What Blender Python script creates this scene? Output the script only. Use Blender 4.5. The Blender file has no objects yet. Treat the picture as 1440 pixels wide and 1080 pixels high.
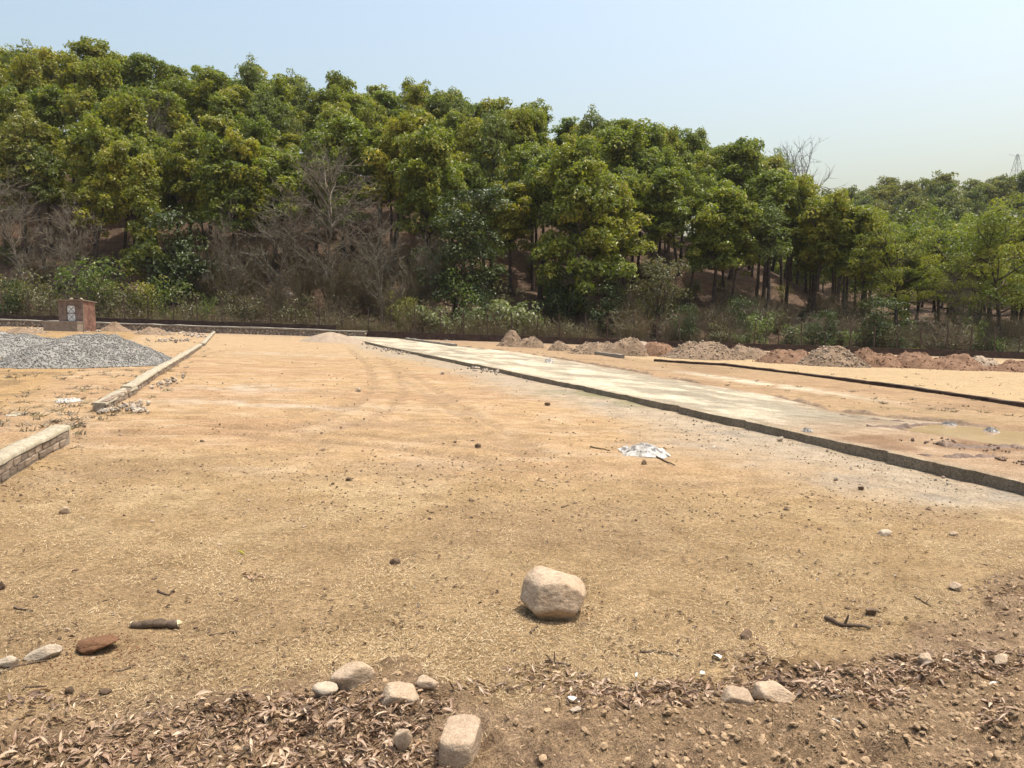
import bpy, bmesh, math, random
import numpy as np
from mathutils import noise as mnoise, Vector

# ------------------------------------------------------------------ camera, world, sun, exposure
sc = bpy.context.scene
COL = sc.collection
CAM_H, FOC = 1.6, 1080.0                  # eye height in metres, focal length in photo pixels (1440 x 1080)
PITCH = math.atan(105 / FOC)
cam_d = bpy.data.cameras.new('camera')
cam_d.sensor_fit = 'HORIZONTAL'; cam_d.sensor_width = 36.0; cam_d.lens = 36.0 * FOC / 1440.0
cam_d.clip_start = 0.05; cam_d.clip_end = 3000
cam = bpy.data.objects.new('camera', cam_d); COL.objects.link(cam)
cam.location = (0, 0, CAM_H); cam.rotation_euler = (math.pi / 2 - PITCH, 0, 0)
sc.camera = cam

SUN_ELEV, SUN_AZ = math.radians(72), math.radians(74)   # azimuth measured from +Y towards +X
world = bpy.data.worlds.new('World'); sc.world = world; world.use_nodes = True
wt = world.node_tree; wt.nodes.clear()
w_out = wt.nodes.new('ShaderNodeOutputWorld'); w_bg = wt.nodes.new('ShaderNodeBackground')
w_sky = wt.nodes.new('ShaderNodeTexSky'); w_sky.sky_type = 'NISHITA'; w_sky.sun_disc = False
w_sky.sun_elevation = SUN_ELEV; w_sky.sun_rotation = SUN_AZ
w_sky.air_density = 1.75; w_sky.dust_density = 7.2; w_sky.ozone_density = 1.3; w_sky.altitude = 150
w_bg.inputs['Strength'].default_value = 0.15
wt.links.new(w_sky.outputs[0], w_bg.inputs['Color']); wt.links.new(w_bg.outputs[0], w_out.inputs['Surface'])

sun_d = bpy.data.lights.new('sun', 'SUN'); sun_d.energy = 3.05; sun_d.angle = math.radians(0.6); sun_d.color = (1.0, 0.955, 0.87)
sun = bpy.data.objects.new('sun', sun_d); COL.objects.link(sun)
sd = Vector((math.cos(SUN_ELEV) * math.sin(SUN_AZ), math.cos(SUN_ELEV) * math.cos(SUN_AZ), math.sin(SUN_ELEV)))
sun.rotation_euler = sd.to_track_quat('Z', 'Y').to_euler(); sun.location = (20, 20, 60)

sc.view_settings.view_transform = 'Standard'; sc.view_settings.look = 'None'
sc.view_settings.exposure = 0.60; sc.view_settings.gamma = 1.0; sc.view_settings.use_curve_mapping = False
sc.render.engine = 'CYCLES'
sc.cycles.max_bounces = 7; sc.cycles.diffuse_bounces = 4; sc.cycles.glossy_bounces = 2
sc.cycles.transmission_bounces = 4; sc.cycles.transparent_max_bounces = 4

# ------------------------------------------------------------------ terrain functions and placement
HAZE = 0.0001
TX, TY = 0.0325, 0.02                     # the site falls gently to the right and away
WALL_Y = 70.0
def _ray(px, py):
    u, r = (540 - py) / FOC, (px - 720) / FOC
    c, s = math.cos(PITCH), math.sin(PITCH)
    return r, c + u * s, -s + u * c
def ground_at(px, py, dz=0.0):            # point of the sloping site seen there
    dx, dy, dzz = _ray(px, py)
    t = (CAM_H - dz) / (-dzz - TX * dx - TY * dy)
    return t * dx, t * dy
def point_at(px, py, Y):                  # point at depth Y
    dx, dy, dz = _ray(px, py)
    return Y * dx / dy, Y, CAM_H + Y * dz / dy

def vnoise(x, y, seed=0):
    x = np.asarray(x, float); y = np.asarray(y, float)
    ix = np.floor(x).astype(np.int64); iy = np.floor(y).astype(np.int64)
    fx = x - ix; fy = y - iy
    fx = fx * fx * (3 - 2 * fx); fy = fy * fy * (3 - 2 * fy)
    def h(a, b):
        n = (a * 374761393 + b * 668265263 + seed * 974634721) & 0xffffffff
        n = ((n ^ (n >> 13)) * 1274126177) & 0xffffffff
        return ((n ^ (n >> 16)) & 0xffff) / 65535.0
    return (h(ix, iy) * (1 - fx) + h(ix + 1, iy) * fx) * (1 - fy) + (h(ix, iy + 1) * (1 - fx) + h(ix + 1, iy + 1) * fx) * fy
def fbm(x, y, octv=4, seed=0):
    s, a, t = 0, 0.5, 0
    for k in range(octv):
        s = s + a * vnoise(np.asarray(x) * 2 ** k, np.asarray(y) * 2 ** k, seed + k * 7); t += a; a *= 0.5
    return s / t
def sstep(a, b, v):
    t = np.clip((np.asarray(v, float) - a) / (b - a), 0, 1); return t * t * (3 - 2 * t)
def plane(x, y): return -TX * np.asarray(x, float) - TY * np.asarray(y, float)

_bank = [ground_at(*p) for p in ((-300, 1010), (0, 985), (300, 965), (480, 955), (700, 965), (860, 945), (1000, 965), (1150, 935), (1270, 900), (1440, 815), (1700, 700))]
_bx = np.array([p[0] for p in _bank]); _by = np.array([p[1] for p in _bank])
def soil_mask(x, y):                      # loose soil along the foreground bank
    yb = np.interp(x, _bx, _by)
    n = fbm(np.asarray(x) * 2.2, np.asarray(y) * 2.2, 3, 5) - 0.5
    return sstep(-0.12, 0.22, yb - y + n * 0.7)
def poly_dist(x, y, pts):
    d = np.full(np.shape(x), 1e9)
    for (x0, y0), (x1, y1) in zip(pts[:-1], pts[1:]):
        vx, vy = x1 - x0, y1 - y0
        t = np.clip(((x - x0) * vx + (y - y0) * vy) / (vx * vx + vy * vy + 1e-9), 0, 1)
        d = np.minimum(d, np.hypot(x - x0 - t * vx, y - y0 - t * vy))
    return d
def gpts(*p): return [ground_at(*q) for q in p]
RUTS = [gpts((400, 618), (480, 600), (540, 578), (568, 552), (560, 525), (535, 503)),
        gpts((380, 606), (450, 590), (505, 566), (528, 540), (515, 512), (490, 490)),
        gpts((770, 640), (690, 595), (630, 560), (600, 540), (560, 515)),
        gpts((740, 640), (665, 595), (600, 555), (570, 535)),
        gpts((-100, 612), (150, 596), (330, 600), (520, 612), (720, 632)),
        gpts((-100, 625), (150, 606), (330, 611), (520, 625), (700, 650)),
        gpts((-100, 600), (200, 588), (400, 585), (480, 570)),
        gpts((210, 520), (270, 500), (320, 492), (352, 489))]
def site_z(x, y):
    x = np.asarray(x, float); y = np.asarray(y, float)
    z = plane(x, y) + (fbm(x * 0.35, y * 0.35, 3, 1) - 0.5) * 0.05 * sstep(3, 9, y)
    z = z + (fbm(x * 3.5, y * 3.5, 3, 11) - 0.5) * 0.022
    s = soil_mask(x, y)
    z = z + s * ((fbm(x * 7, y * 7, 4, 21) - 0.5) * 0.09 + (fbm(x * 1.8, y * 1.8, 2, 31) - 0.35) * 0.07 + np.maximum(fbm(x * 16, y * 16, 3, 23) - 0.52, 0) * 0.13)
    z = z + 0.13 * np.exp(-(((x - 2.3) / 0.9) ** 2 + ((y - 2.75) / 0.5) ** 2))
    return z
def site_ruts(x, y):
    m = np.zeros(np.shape(x))
    wob = (fbm(x * 1.3, y * 1.3, 2, 77) - 0.5) * 0.25
    for r in RUTS:
        m = np.maximum(m, 1 - sstep(0.04, 0.20, np.abs(poly_dist(x, y, r) + wob)))
    return m

_hx = np.array([-300, -150, -83, -66, -44, -28, -14, 0, 14, 25, 32, 39, 46, 51, 57, 90, 400], float)
_hh = np.array([31, 30, 28, 28, 25, 23.4, 22.6, 20, 18, 15, 13.5, 10.5, 6.5, 4.5, 2.8, 2, 2], float)
_fx = np.array([-300, 30, 80, 105, 134, 170, 260, 400], float)
_fh = np.array([5, 8, 18, 25, 29, 30, 33, 35], float)
def hill_z(x, y):
    x = np.asarray(x, float); y = np.asarray(y, float)
    base = plane(np.clip(x, -75, 75), 70.0) - 0.15
    t = np.clip((y - 75) / 52, 0, 1)
    near = np.interp(x, _hx, _hh) * (0.55 * t + 0.45 * t * t * (3 - 2 * t)) * (1 - 0.35 * sstep(135, 200, y))
    far = np.interp(x, _fx, _fh) * sstep(160, 255, y)
    z = base * (1 - sstep(80, 170, y)) + np.maximum(near, far)
    return z + (fbm(x * 0.13, y * 0.13, 3, 41) - 0.5) * 2.2 * sstep(74, 90, y) + (fbm(x * 0.7, y * 0.7, 2, 43) - 0.5) * 0.5 * sstep(72, 80, y)
def gz(x, y): return float(site_z(x, y)) if y < 71 else float(hill_z(x, y))

# ------------------------------------------------------------------ mesh and object helpers
class MB:
    def __init__(self): self.v = []; self.f = []; self.t = []; self.n = 0
    def add(self, verts, faces, tint=None):
        verts = np.asarray(verts, float).reshape(-1, 3); faces = np.asarray(faces, np.int64)
        self.v.append(verts); self.f.append(faces + self.n); self.n += len(verts)
        self.t.append(np.full(len(faces), 0.5) if tint is None else np.broadcast_to(np.asarray(tint, float), (len(faces),)))
        return self
    def mesh(self, name, mats, smooth=False):
        me = bpy.data.meshes.new(name)
        V = np.concatenate(self.v); me.vertices.add(len(V)); me.vertices.foreach_set('co', V.astype(np.float32).ravel())
        loops = np.concatenate([f.ravel() for f in self.f]); cnt = np.concatenate([np.full(len(f), f.shape[1]) for f in self.f])
        me.loops.add(len(loops)); me.loops.foreach_set('vertex_index', loops.astype(np.int32))
        me.polygons.add(len(cnt)); st = np.concatenate([[0], np.cumsum(cnt)[:-1]])
        me.polygons.foreach_set('loop_start', st.astype(np.int32))
        try: me.polygons.foreach_set('loop_total', cnt.astype(np.int32))
        except Exception: pass
        a = me.attributes.new('tint', 'FLOAT', 'FACE'); a.data.foreach_set('value', np.concatenate(self.t).astype(np.float32))
        me.polygons.foreach_set('use_smooth', np.full(len(cnt), smooth))
        me.materials.append(mats); me.update(calc_edges=True); return me
    def build(self, name, mat, parent=None, smooth=False): return link(name, self.mesh(name, mat, smooth), parent)
def link(name, me, parent=None):
    o = bpy.data.objects.new(name, me); COL.objects.link(o)
    if parent is not None: o.parent = parent
    return o
def tag(o, label=None, cat=None, group=None, kind=None):
    if label: o['label'] = label
    if cat: o['category'] = cat
    if group: o['group'] = group
    if kind: o['kind'] = kind
    return o
def thing(name, label, cat, loc=(0, 0, 0), rz=0.0, scale=(1, 1, 1), group=None):
    o = bpy.data.objects.new(name, None); COL.objects.link(o); o.empty_display_size = 0.3
    o.location = loc; o.rotation_euler = (0, 0, rz); o.scale = scale
    return tag(o, label, cat, group)
BOXF = [(0, 3, 2, 1), (4, 5, 6, 7), (0, 1, 5, 4), (1, 2, 6, 5), (2, 3, 7, 6), (3, 0, 4, 7)]
def box(mb, x0, x1, y0, y1, z0, z1, tint=0.5):
    mb.add([(x0, y0, z0), (x1, y0, z0), (x1, y1, z0), (x0, y1, z0), (x0, y0, z1), (x1, y0, z1), (x1, y1, z1), (x0, y1, z1)], BOXF, tint); return mb
def tube(mb, P, R, sides=6, tint=0.5):
    P = np.asarray(P, float); R = np.broadcast_to(np.asarray(R, float), (len(P),)); n = len(P)
    T = np.gradient(P, axis=0); T /= np.linalg.norm(T, axis=1)[:, None] + 1e-9
    ref = np.array([1.0, 0.13, 0.07]) if abs(T[:, 0].mean()) < 0.8 else np.array([0.1, 0.2, 1.0])
    A = np.cross(T, ref); A /= np.linalg.norm(A, axis=1)[:, None] + 1e-9; B = np.cross(T, A)
    th = np.arange(sides) * 2 * math.pi / sides
    V = P[:, None] + R[:, None, None] * (np.cos(th)[None, :, None] * A[:, None] + np.sin(th)[None, :, None] * B[:, None])
    i = np.arange(n - 1)[:, None] * sides; j = np.arange(sides)[None]; k = (j + 1) % sides
    F = np.stack([i + j, i + k, i + sides + k, i + sides + j], -1).reshape(-1, 4)
    mb.add(V, F, tint)
    mb.add(V[[0, -1]].reshape(-1, 3), [list(range(sides))[::-1], list(range(sides, 2 * sides))], tint)
    return mb
def unit(v): return v / (np.linalg.norm(v, axis=-1, keepdims=True) + 1e-9)
def cards(mb, C, Nrm, size, rng, aspect=0.55, fold=0.25, tint=None):      # folded leaf blades
    n = len(C); size = np.broadcast_to(size, (n,))
    a = unit(np.cross(Nrm, unit(rng.normal(size=(n, 3))))); b = np.cross(unit(Nrm), a)
    L = (size * 0.5)[:, None]; W = L * aspect
    up = unit(Nrm) * (size * fold)[:, None] * 0.5
    V = np.stack([C - a * L, C + b * W + up, C + a * L, C - b * W + up], 1)
    F = np.arange(n * 4).reshape(n, 4)
    mb.add(V.reshape(-1, 3), F, tint); return mb
def spikes(mb, A, B, r, tint=None):                                       # thin tapering twigs, vectorised
    A = np.asarray(A, float); B = np.asarray(B, float); n = len(A); r = np.broadcast_to(r, (n,))[:, None]
    d = unit(B - A); s = unit(np.cross(d, np.array([0.31, 0.77, 0.21]))); t = np.cross(d, s)
    V = np.stack([A + s * r, A - s * r * 0.5 + t * r * 0.87, A - s * r * 0.5 - t * r * 0.87, B], 1)
    o = np.arange(n)[:, None] * 4
    F = np.concatenate([o + np.array([[0, 1, 3]]), o + np.array([[1, 2, 3]]), o + np.array([[2, 0, 3]])])
    mb.add(V.reshape(-1, 3), F, None if tint is None else np.tile(np.broadcast_to(tint, (n,)), 3)); return mb
_bm = bmesh.new(); bmesh.ops.create_icosphere(_bm, subdivisions=1, radius=1)
ICO_V = np.array([v.co[:] for v in _bm.verts]); ICO_F = np.array([[v.index for v in f.verts] for f in _bm.faces]); _bm.free()
def chips(mb, C, size, rng, flat=0.7, tint=None):                         # many small angular stones or crumbs
    n = len(C); size = np.broadcast_to(size, (n,))
    V = ICO_V[None] * (1 + rng.uniform(-0.32, 0.25, (n, len(ICO_V), 1)))
    V = V * np.stack([rng.uniform(0.6, 1.1, n), rng.uniform(0.5, 0.9, n), rng.uniform(0.4, 0.8, n) * flat / 0.7], -1)[:, None]
    q = unit(rng.normal(size=(n, 3))); p = unit(np.cross(q, unit(rng.normal(size=(n, 3))))); s = np.cross(q, p)
    mixz = np.array([0, 0, 1.0]); q = unit(q * 0.5 + mixz * 0.9); p = unit(np.cross(p, q)); s = np.cross(q, p)
    R = np.stack([p, s, q], 1)
    V = np.einsum('nvi,nij->nvj', V, R) * (size * 0.5)[:, None, None] + np.asarray(C)[:, None]
    F = (ICO_F[None] + (np.arange(n) * len(ICO_V))[:, None, None]).reshape(-1, 3)
    mb.add(V.reshape(-1, 3), F, None if tint is None else np.repeat(np.broadcast_to(tint, (n,)), len(ICO_F))); return mb

# ------------------------------------------------------------------ materials
def new_mat(name):
    m = bpy.data.materials.new(name); m.use_nodes = True; nt = m.node_tree
    return m, nt, nt.nodes['Principled BSDF'], nt.nodes['Material Output']
def nd(nt, t, **kw):
    n = nt.nodes.new(t)
    for k, v in kw.items(): setattr(n, k, v)
    return n
def ramp(nt, stops, src=None):
    r = nd(nt, 'ShaderNodeValToRGB'); e = r.color_ramp.elements
    while len(e) < len(stops): e.new(0.5)
    for k, (p, c) in enumerate(stops): e[k].position = p; e[k].color = (*c, 1)
    if src is not None: nt.links.new(src, r.inputs[0])
    return r
def noise(nt, scale, detail=4, rough=0.6, coord=None, dist=0.0):
    n = nd(nt, 'ShaderNodeTexNoise'); n.inputs['Scale'].default_value = scale; n.inputs['Detail'].default_value = detail
    n.inputs['Roughness'].default_value = rough; n.inputs['Distortion'].default_value = dist
    if coord is not None: nt.links.new(coord, n.inputs['Vector'])
    return n
def mixc(nt, fac, a, b, mode='MIX'):
    m = nd(nt, 'ShaderNodeMix', data_type='RGBA', blend_type=mode)
    for s, v in ((0, fac), (6, a), (7, b)):
        if isinstance(v, (int, float)): m.inputs[s].default_value = v
        elif isinstance(v, tuple): m.inputs[s].default_value = (*v, 1)
        else: nt.links.new(v, m.inputs[s])
    return m.outputs[2]
def bump(nt, bsdf, height, strength=0.5, dist=0.02, prev=None):
    b = nd(nt, 'ShaderNodeBump'); b.inputs['Strength'].default_value = strength; b.inputs['Distance'].default_value = dist
    nt.links.new(height, b.inputs['Height'])
    if prev is not None: nt.links.new(prev, b.inputs['Normal'])
    nt.links.new(b.outputs[0], bsdf.inputs['Normal']); return b.outputs[0]
def mottled(name, stops, scale, rough=0.95, famp=1.0, bscale=None, bstr=0.5, bdist=0.02, fine=0.0, spec=0.2, tinted=False, objvar=0.0):
    m, nt, p, _ = new_mat(name)
    tc = nd(nt, 'ShaderNodeTexCoord').outputs['Object']
    n = noise(nt, scale, 5, 0.62, tc); col = ramp(nt, stops, n.outputs[0]).outputs[0]
    if fine:
        f = noise(nt, fine, 3, 0.7, tc); g = ramp(nt, [(0.3, (1 - 0.4 * famp,) * 3), (0.7, (1 + 0.25 * famp,) * 3)], f.outputs[0])
        col = mixc(nt, 1.0, col, g.outputs[0], 'MULTIPLY')
    if tinted:
        a = nd(nt, 'ShaderNodeAttribute', attribute_name='tint'); g = ramp(nt, [(0.0, (0.55, 0.55, 0.55)), (1.0, (1.45, 1.42, 1.36))], a.outputs['Fac'])
        col = mixc(nt, 1.0, col, g.outputs[0], 'MULTIPLY')
    if objvar:
        oi = nd(nt, 'ShaderNodeObjectInfo'); g = ramp(nt, [(0.0, (1 - objvar,) * 3), (1.0, (1 + objvar, 1 + objvar, 1 + objvar * 0.9))], oi.outputs['Random'])
        col = mixc(nt, 1.0, col, g.outputs[0], 'MULTIPLY')
    nt.links.new(col, p.inputs['Base Color']); p.inputs['Roughness'].default_value = rough; p.inputs['Specular IOR Level'].default_value = spec
    if bscale:
        b = noise(nt, bscale, 6, 0.65, tc); bump(nt, p, b.outputs[0], bstr, bdist)
    return m
def leafy(name, stops, trans=0.3, objvar=None, tcol=(1.0, 1.15, 0.45)):       # colour from the leaf's own tint plus the tree's own cast
    m, nt, p, out = new_mat(name)
    a = nd(nt, 'ShaderNodeAttribute', attribute_name='tint'); col = ramp(nt, stops, a.outputs['Fac']).outputs[0]
    if objvar:
        oi = nd(nt, 'ShaderNodeObjectInfo'); g = ramp(nt, objvar, oi.outputs['Random'])
        col = mixc(nt, 1.0, col, g.outputs[0], 'MULTIPLY')
    nt.links.new(col, p.inputs['Base Color']); p.inputs['Roughness'].default_value = 0.45; p.inputs['Specular IOR Level'].default_value = 0.5
    tr = nd(nt, 'ShaderNodeBsdfTranslucent'); nt.links.new(mixc(nt, 1.0, col, tcol, 'MULTIPLY'), tr.inputs['Color'])
    mx = nd(nt, 'ShaderNodeMixShader'); mx.inputs[0].default_value = trans
    nt.links.new(p.outputs[0], mx.inputs[1]); nt.links.new(tr.outputs[0], mx.inputs[2]); nt.links.new(mx.outputs[0], out.inputs['Surface'])
    return m
def bricky(name, c1, c2, mortar, sx=0.24, sy=0.085, dirt=0.5):
    m, nt, p, _ = new_mat(name)
    tc = nd(nt, 'ShaderNodeTexCoord'); sep = nd(nt, 'ShaderNodeSeparateXYZ'); nt.links.new(tc.outputs['Object'], sep.inputs[0])
    ad = nd(nt, 'ShaderNodeMath', operation='ADD'); nt.links.new(sep.outputs[0], ad.inputs[0]); nt.links.new(sep.outputs[1], ad.inputs[1])
    cb = nd(nt, 'ShaderNodeCombineXYZ'); nt.links.new(ad.outputs[0], cb.inputs[0]); nt.links.new(sep.outputs[2], cb.inputs[1])
    b = nd(nt, 'ShaderNodeTexBrick'); nt.links.new(cb.outputs[0], b.inputs['Vector'])
    b.inputs['Scale'].default_value = 1.0; b.inputs['Brick Width'].default_value = sx; b.inputs['Row Height'].default_value = sy
    b.inputs['Mortar Size'].default_value = 0.009; b.inputs['Color1'].default_value = (*c1, 1); b.inputs['Color2'].default_value = (*c2, 1); b.inputs['Mortar'].default_value = (*mortar, 1)
    n = noise(nt, 2.3, 5, 0.6, tc.outputs['Object']); g = ramp(nt, [(0.3, (1 - dirt,) * 3), (0.7, (1.2, 1.2, 1.2))], n.outputs[0])
    nt.links.new(mixc(nt, 1.0, b.outputs['Color'], g.outputs[0], 'MULTIPLY'), p.inputs['Base Color'])
    p.inputs['Roughness'].default_value = 0.95; p.inputs['Specular IOR Level'].default_value = 0.1
    bump(nt, p, b.outputs['Fac'], -0.7, 0.02); return m

def ground_material():
    m, nt, p, _ = new_mat('dry_ground')
    geo = nd(nt, 'ShaderNodeNewGeometry').outputs['Position']
    c = nd(nt, 'ShaderNodeAttribute', attribute_name='earth').outputs['Color']
    n1 = noise(nt, 3.2, 6, 0.7, geo); n2 = noise(nt, 32, 5, 0.75, geo); n3 = noise(nt, 140, 2, 0.6, geo)
    g1 = ramp(nt, [(0.3, (0.74, 0.71, 0.66)), (0.7, (1.18, 1.18, 1.17))], n1.outputs[0])
    g2 = ramp(nt, [(0.30, (0.42, 0.39, 0.34)), (0.47, (0.95, 0.95, 0.95)), (0.70, (1.42, 1.40, 1.36))], n2.outputs[0])
    g3 = ramp(nt, [(0.35, (0.62, 0.60, 0.57)), (0.65, (1.32, 1.32, 1.30))], n3.outputs[0])
    c = mixc(nt, 1.0, c, g1.outputs[0], 'MULTIPLY'); c = mixc(nt, 1.0, c, g2.outputs[0], 'MULTIPLY'); c = mixc(nt, 1.0, c, g3.outputs[0], 'MULTIPLY')
    nt.links.new(c, p.inputs['Base Color']); p.inputs['Roughness'].default_value = 1.0; p.inputs['Specular IOR Level'].default_value = 0.05
    b = bump(nt, p, n2.outputs[0], 0.8, 0.03); bump(nt, p, n3.outputs[0], 0.7, 0.009, b)
    return m
M = {}
M['ground'] = ground_material()
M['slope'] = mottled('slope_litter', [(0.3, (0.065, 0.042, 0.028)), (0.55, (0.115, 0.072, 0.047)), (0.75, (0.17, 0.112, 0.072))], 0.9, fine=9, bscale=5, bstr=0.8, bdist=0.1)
M['bark'] = mottled('bark', [(0.35, (0.045, 0.034, 0.027)), (0.65, (0.12, 0.092, 0.072))], 3.0, fine=22, objvar=0.35)
M['bare'] = mottled('bare_wood', [(0.35, (0.095, 0.082, 0.060)), (0.65, (0.18, 0.157, 0.12))], 4.0, objvar=0.2)
OV = [(0.0, (0.86, 0.98, 0.90)), (0.35, (1.05, 1.10, 0.88)), (0.6, (1.25, 1.17, 0.9)), (0.85, (1.45, 1.27, 0.84)), (1.0, (0.95, 1.08, 1.0))]
M['leaf'] = leafy('sal_leaf', [(0.0, (0.095, 0.120, 0.022)), (0.5, (0.18, 0.195, 0.034)), (0.85, (0.275, 0.268, 0.048)), (1.0, (0.35, 0.30, 0.058))], 0.46, OV)
M['leaf_grey'] = leafy('grey_green_leaf', [(0.0, (0.085, 0.105, 0.032)), (0.5, (0.16, 0.175, 0.055)), (1.0, (0.27, 0.265, 0.095))], 0.42, OV)
M['leaf_far'] = leafy('far_leaf', [(0.0, (0.078, 0.098, 0.026)), (0.6, (0.145, 0.155, 0.038)), (1.0, (0.23, 0.22, 0.052))], 0.42, OV)
M['leaf_dark'] = leafy('dark_leaf', [(0.0, (0.034, 0.052, 0.012)), (0.7, (0.068, 0.094, 0.020)), (1.0, (0.11, 0.135, 0.03))], 0.26)
M['leaf_bright'] = leafy('bright_leaf', [(0.0, (0.075, 0.115, 0.022)), (0.6, (0.135, 0.175, 0.035)), (1.0, (0.22, 0.24, 0.06))], 0.35)
M['leaf_yellow'] = leafy('yellow_leaf', [(0.0, (0.11, 0.125, 0.022)), (0.6, (0.20, 0.20, 0.03)), (1.0, (0.29, 0.26, 0.05))], 0.35)
M['leaf_pale'] = leafy('pale_leaf', [(0.0, (0.13, 0.15, 0.065)), (0.6, (0.21, 0.23, 0.10)), (1.0, (0.31, 0.32, 0.16))], 0.3)
M['leaf_olive'] = leafy('olive_leaf', [(0.0, (0.075, 0.075, 0.03)), (0.6, (0.13, 0.125, 0.05)), (1.0, (0.20, 0.175, 0.08))], 0.3)
M['brush'] = leafy('dry_brush', [(0.0, (0.10, 0.07, 0.042)), (0.4, (0.19, 0.14, 0.083)), (0.7, (0.195, 0.175, 0.068)), (1.0, (0.30, 0.235, 0.14))], 0.3, tcol=(1.0, 0.95, 0.8))
M['straw'] = leafy('straw', [(0.0, (0.14, 0.09, 0.042)), (0.4, (0.42, 0.30, 0.155)), (1.0, (0.68, 0.54, 0.33))], 0.2, tcol=(1, 1, 0.9))
M['litter'] = leafy('dead_leaf', [(0.0, (0.10, 0.06, 0.036)), (0.35, (0.23, 0.145, 0.088)), (0.7, (0.36, 0.245, 0.155)), (1.0, (0.54, 0.41, 0.28))], 0.15, tcol=(1, 0.9, 0.75))
M['litter_one'] = leafy('dead_leaf_single', [(0.0, (0.29, 0.185, 0.115)), (1.0, (0.33, 0.22, 0.14))], 0.12, [(0.0, (0.55, 0.48, 0.42)), (0.5, (1.0, 0.95, 0.92)), (0.8, (1.35, 1.35, 1.35)), (1.0, (1.7, 1.8, 1.9))], tcol=(1, 0.9, 0.75))
M['twig'] = mottled('twig', [(0.3, (0.07, 0.048, 0.034)), (0.7, (0.17, 0.125, 0.09))], 14, fine=60, tinted=True)
M['stone'] = mottled('field_stone', [(0.25, (0.30, 0.21, 0.135)), (0.45, (0.40, 0.295, 0.20)), (0.75, (0.50, 0.39, 0.28))], 2.4, fine=16, famp=0.6, bscale=6, bstr=0.5, bdist=0.05, objvar=0.12)
M['stone_pale'] = mottled('pale_stone', [(0.3, (0.36, 0.28, 0.20)), (0.7, (0.50, 0.42, 0.32))], 2.4, fine=16, famp=0.5, bscale=6, bstr=0.5, bdist=0.05, objvar=0.1)
M['stone_dark'] = mottled('dark_clod', [(0.3, (0.10, 0.065, 0.042)), (0.7, (0.24, 0.165, 0.11))], 4, fine=20, bscale=40, bstr=0.7, bdist=0.01, objvar=0.35)
M['clod'] = mottled('soil_crumb', [(0.3, (0.21, 0.145, 0.088)), (0.7, (0.34, 0.245, 0.155))], 9, fine=70, tinted=True)
M['mud'] = mottled('wet_mud', [(0.3, (0.085, 0.052, 0.034)), (0.7, (0.19, 0.125, 0.083))], 6, rough=0.7, fine=30, tinted=True, spec=0.4)
M['gravel'] = mottled('grey_gravel', [(0.3, (0.195, 0.187, 0.172)), (0.7, (0.27, 0.26, 0.242))], 2, fine=30, famp=0.6, bscale=40, bstr=0.6, bdist=0.02, tinted=True)
M['sandheap'] = mottled('grey_sand', [(0.3, (0.27, 0.205, 0.145)), (0.7, (0.37, 0.29, 0.21))], 3, fine=30, bscale=20, bstr=0.5, bdist=0.03)
M['heap_brown'] = mottled('brown_spoil', [(0.3, (0.165, 0.115, 0.076)), (0.7, (0.285, 0.205, 0.138))], 2.4, fine=16, bscale=7, bstr=0.9, bdist=0.07, tinted=True)
M['heap_red'] = mottled('red_spoil', [(0.3, (0.15, 0.086, 0.053)), (0.7, (0.25, 0.152, 0.097))], 2.4, fine=16, bscale=7, bstr=0.9, bdist=0.07, tinted=True)
M['heap_rock'] = mottled('heap_rock', [(0.3, (0.19, 0.14, 0.10)), (0.7, (0.33, 0.265, 0.20))], 5, fine=25, tinted=True)
M['rubble'] = mottled('rubble', [(0.3, (0.24, 0.19, 0.145)), (0.7, (0.46, 0.40, 0.33))], 5, fine=25, tinted=True)
M['cap'] = mottled('cement_cap', [(0.3, (0.27, 0.23, 0.16)), (0.7, (0.43, 0.38, 0.28))], 5, fine=35, bscale=25, bstr=0.5, bdist=0.012)
M['brick'] = mottled('kerb_brick', [(0.3, (0.20, 0.145, 0.105)), (0.7, (0.33, 0.26, 0.195))], 9, fine=45, bscale=30, bstr=0.7, bdist=0.01, objvar=0.3)
M['mortar'] = mottled('mortar', [(0.3, (0.22, 0.18, 0.14)), (0.7, (0.33, 0.285, 0.225))], 14, fine=40)
M['kerb'] = mottled('kerb_concrete', [(0.3, (0.20, 0.175, 0.14)), (0.7, (0.33, 0.29, 0.235))], 3.5, fine=28, bscale=22, bstr=0.7, bdist=0.02)
M['hutbrick'] = bricky('hut_brick', (0.27, 0.125, 0.09), (0.21, 0.105, 0.078), (0.25, 0.20, 0.165))
M['hutfront'] = bricky('hut_front_brick', (0.22, 0.155, 0.125), (0.18, 0.12, 0.095), (0.25, 0.21, 0.175))
M['wallbrick'] = bricky('boundary_brick', (0.085, 0.052, 0.040), (0.058, 0.038, 0.030), (0.085, 0.068, 0.057))
M['cement'] = mottled('cement_plaster', [(0.3, (0.19, 0.15, 0.12)), (0.7, (0.32, 0.265, 0.215))], 2.5, fine=20, bscale=14, bstr=0.4, bdist=0.02)
M['masonry'] = mottled('stone_masonry', [(0.35, (0.15, 0.12, 0.095)), (0.65, (0.33, 0.275, 0.22))], 6, fine=20, objvar=0.3)
M['whitepaint'] = mottled('white_sheet_metal', [(0.3, (0.66, 0.67, 0.66)), (0.7, (0.8, 0.81, 0.80))], 3, rough=0.55, fine=18)
M['iron'] = mottled('rusty_iron', [(0.3, (0.045, 0.030, 0.024)), (0.7, (0.11, 0.075, 0.058))], 8, rough=0.7)
M['galv'] = mottled('galvanised_steel', [(0.3, (0.18, 0.185, 0.19)), (0.7, (0.27, 0.275, 0.28))], 3, rough=0.6)
M['plastic'] = mottled('white_plastic', [(0.35, (0.26, 0.24, 0.21)), (0.6, (0.52, 0.49, 0.45))], 7, rough=0.8, spec=0.15, objvar=0.1)
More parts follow.
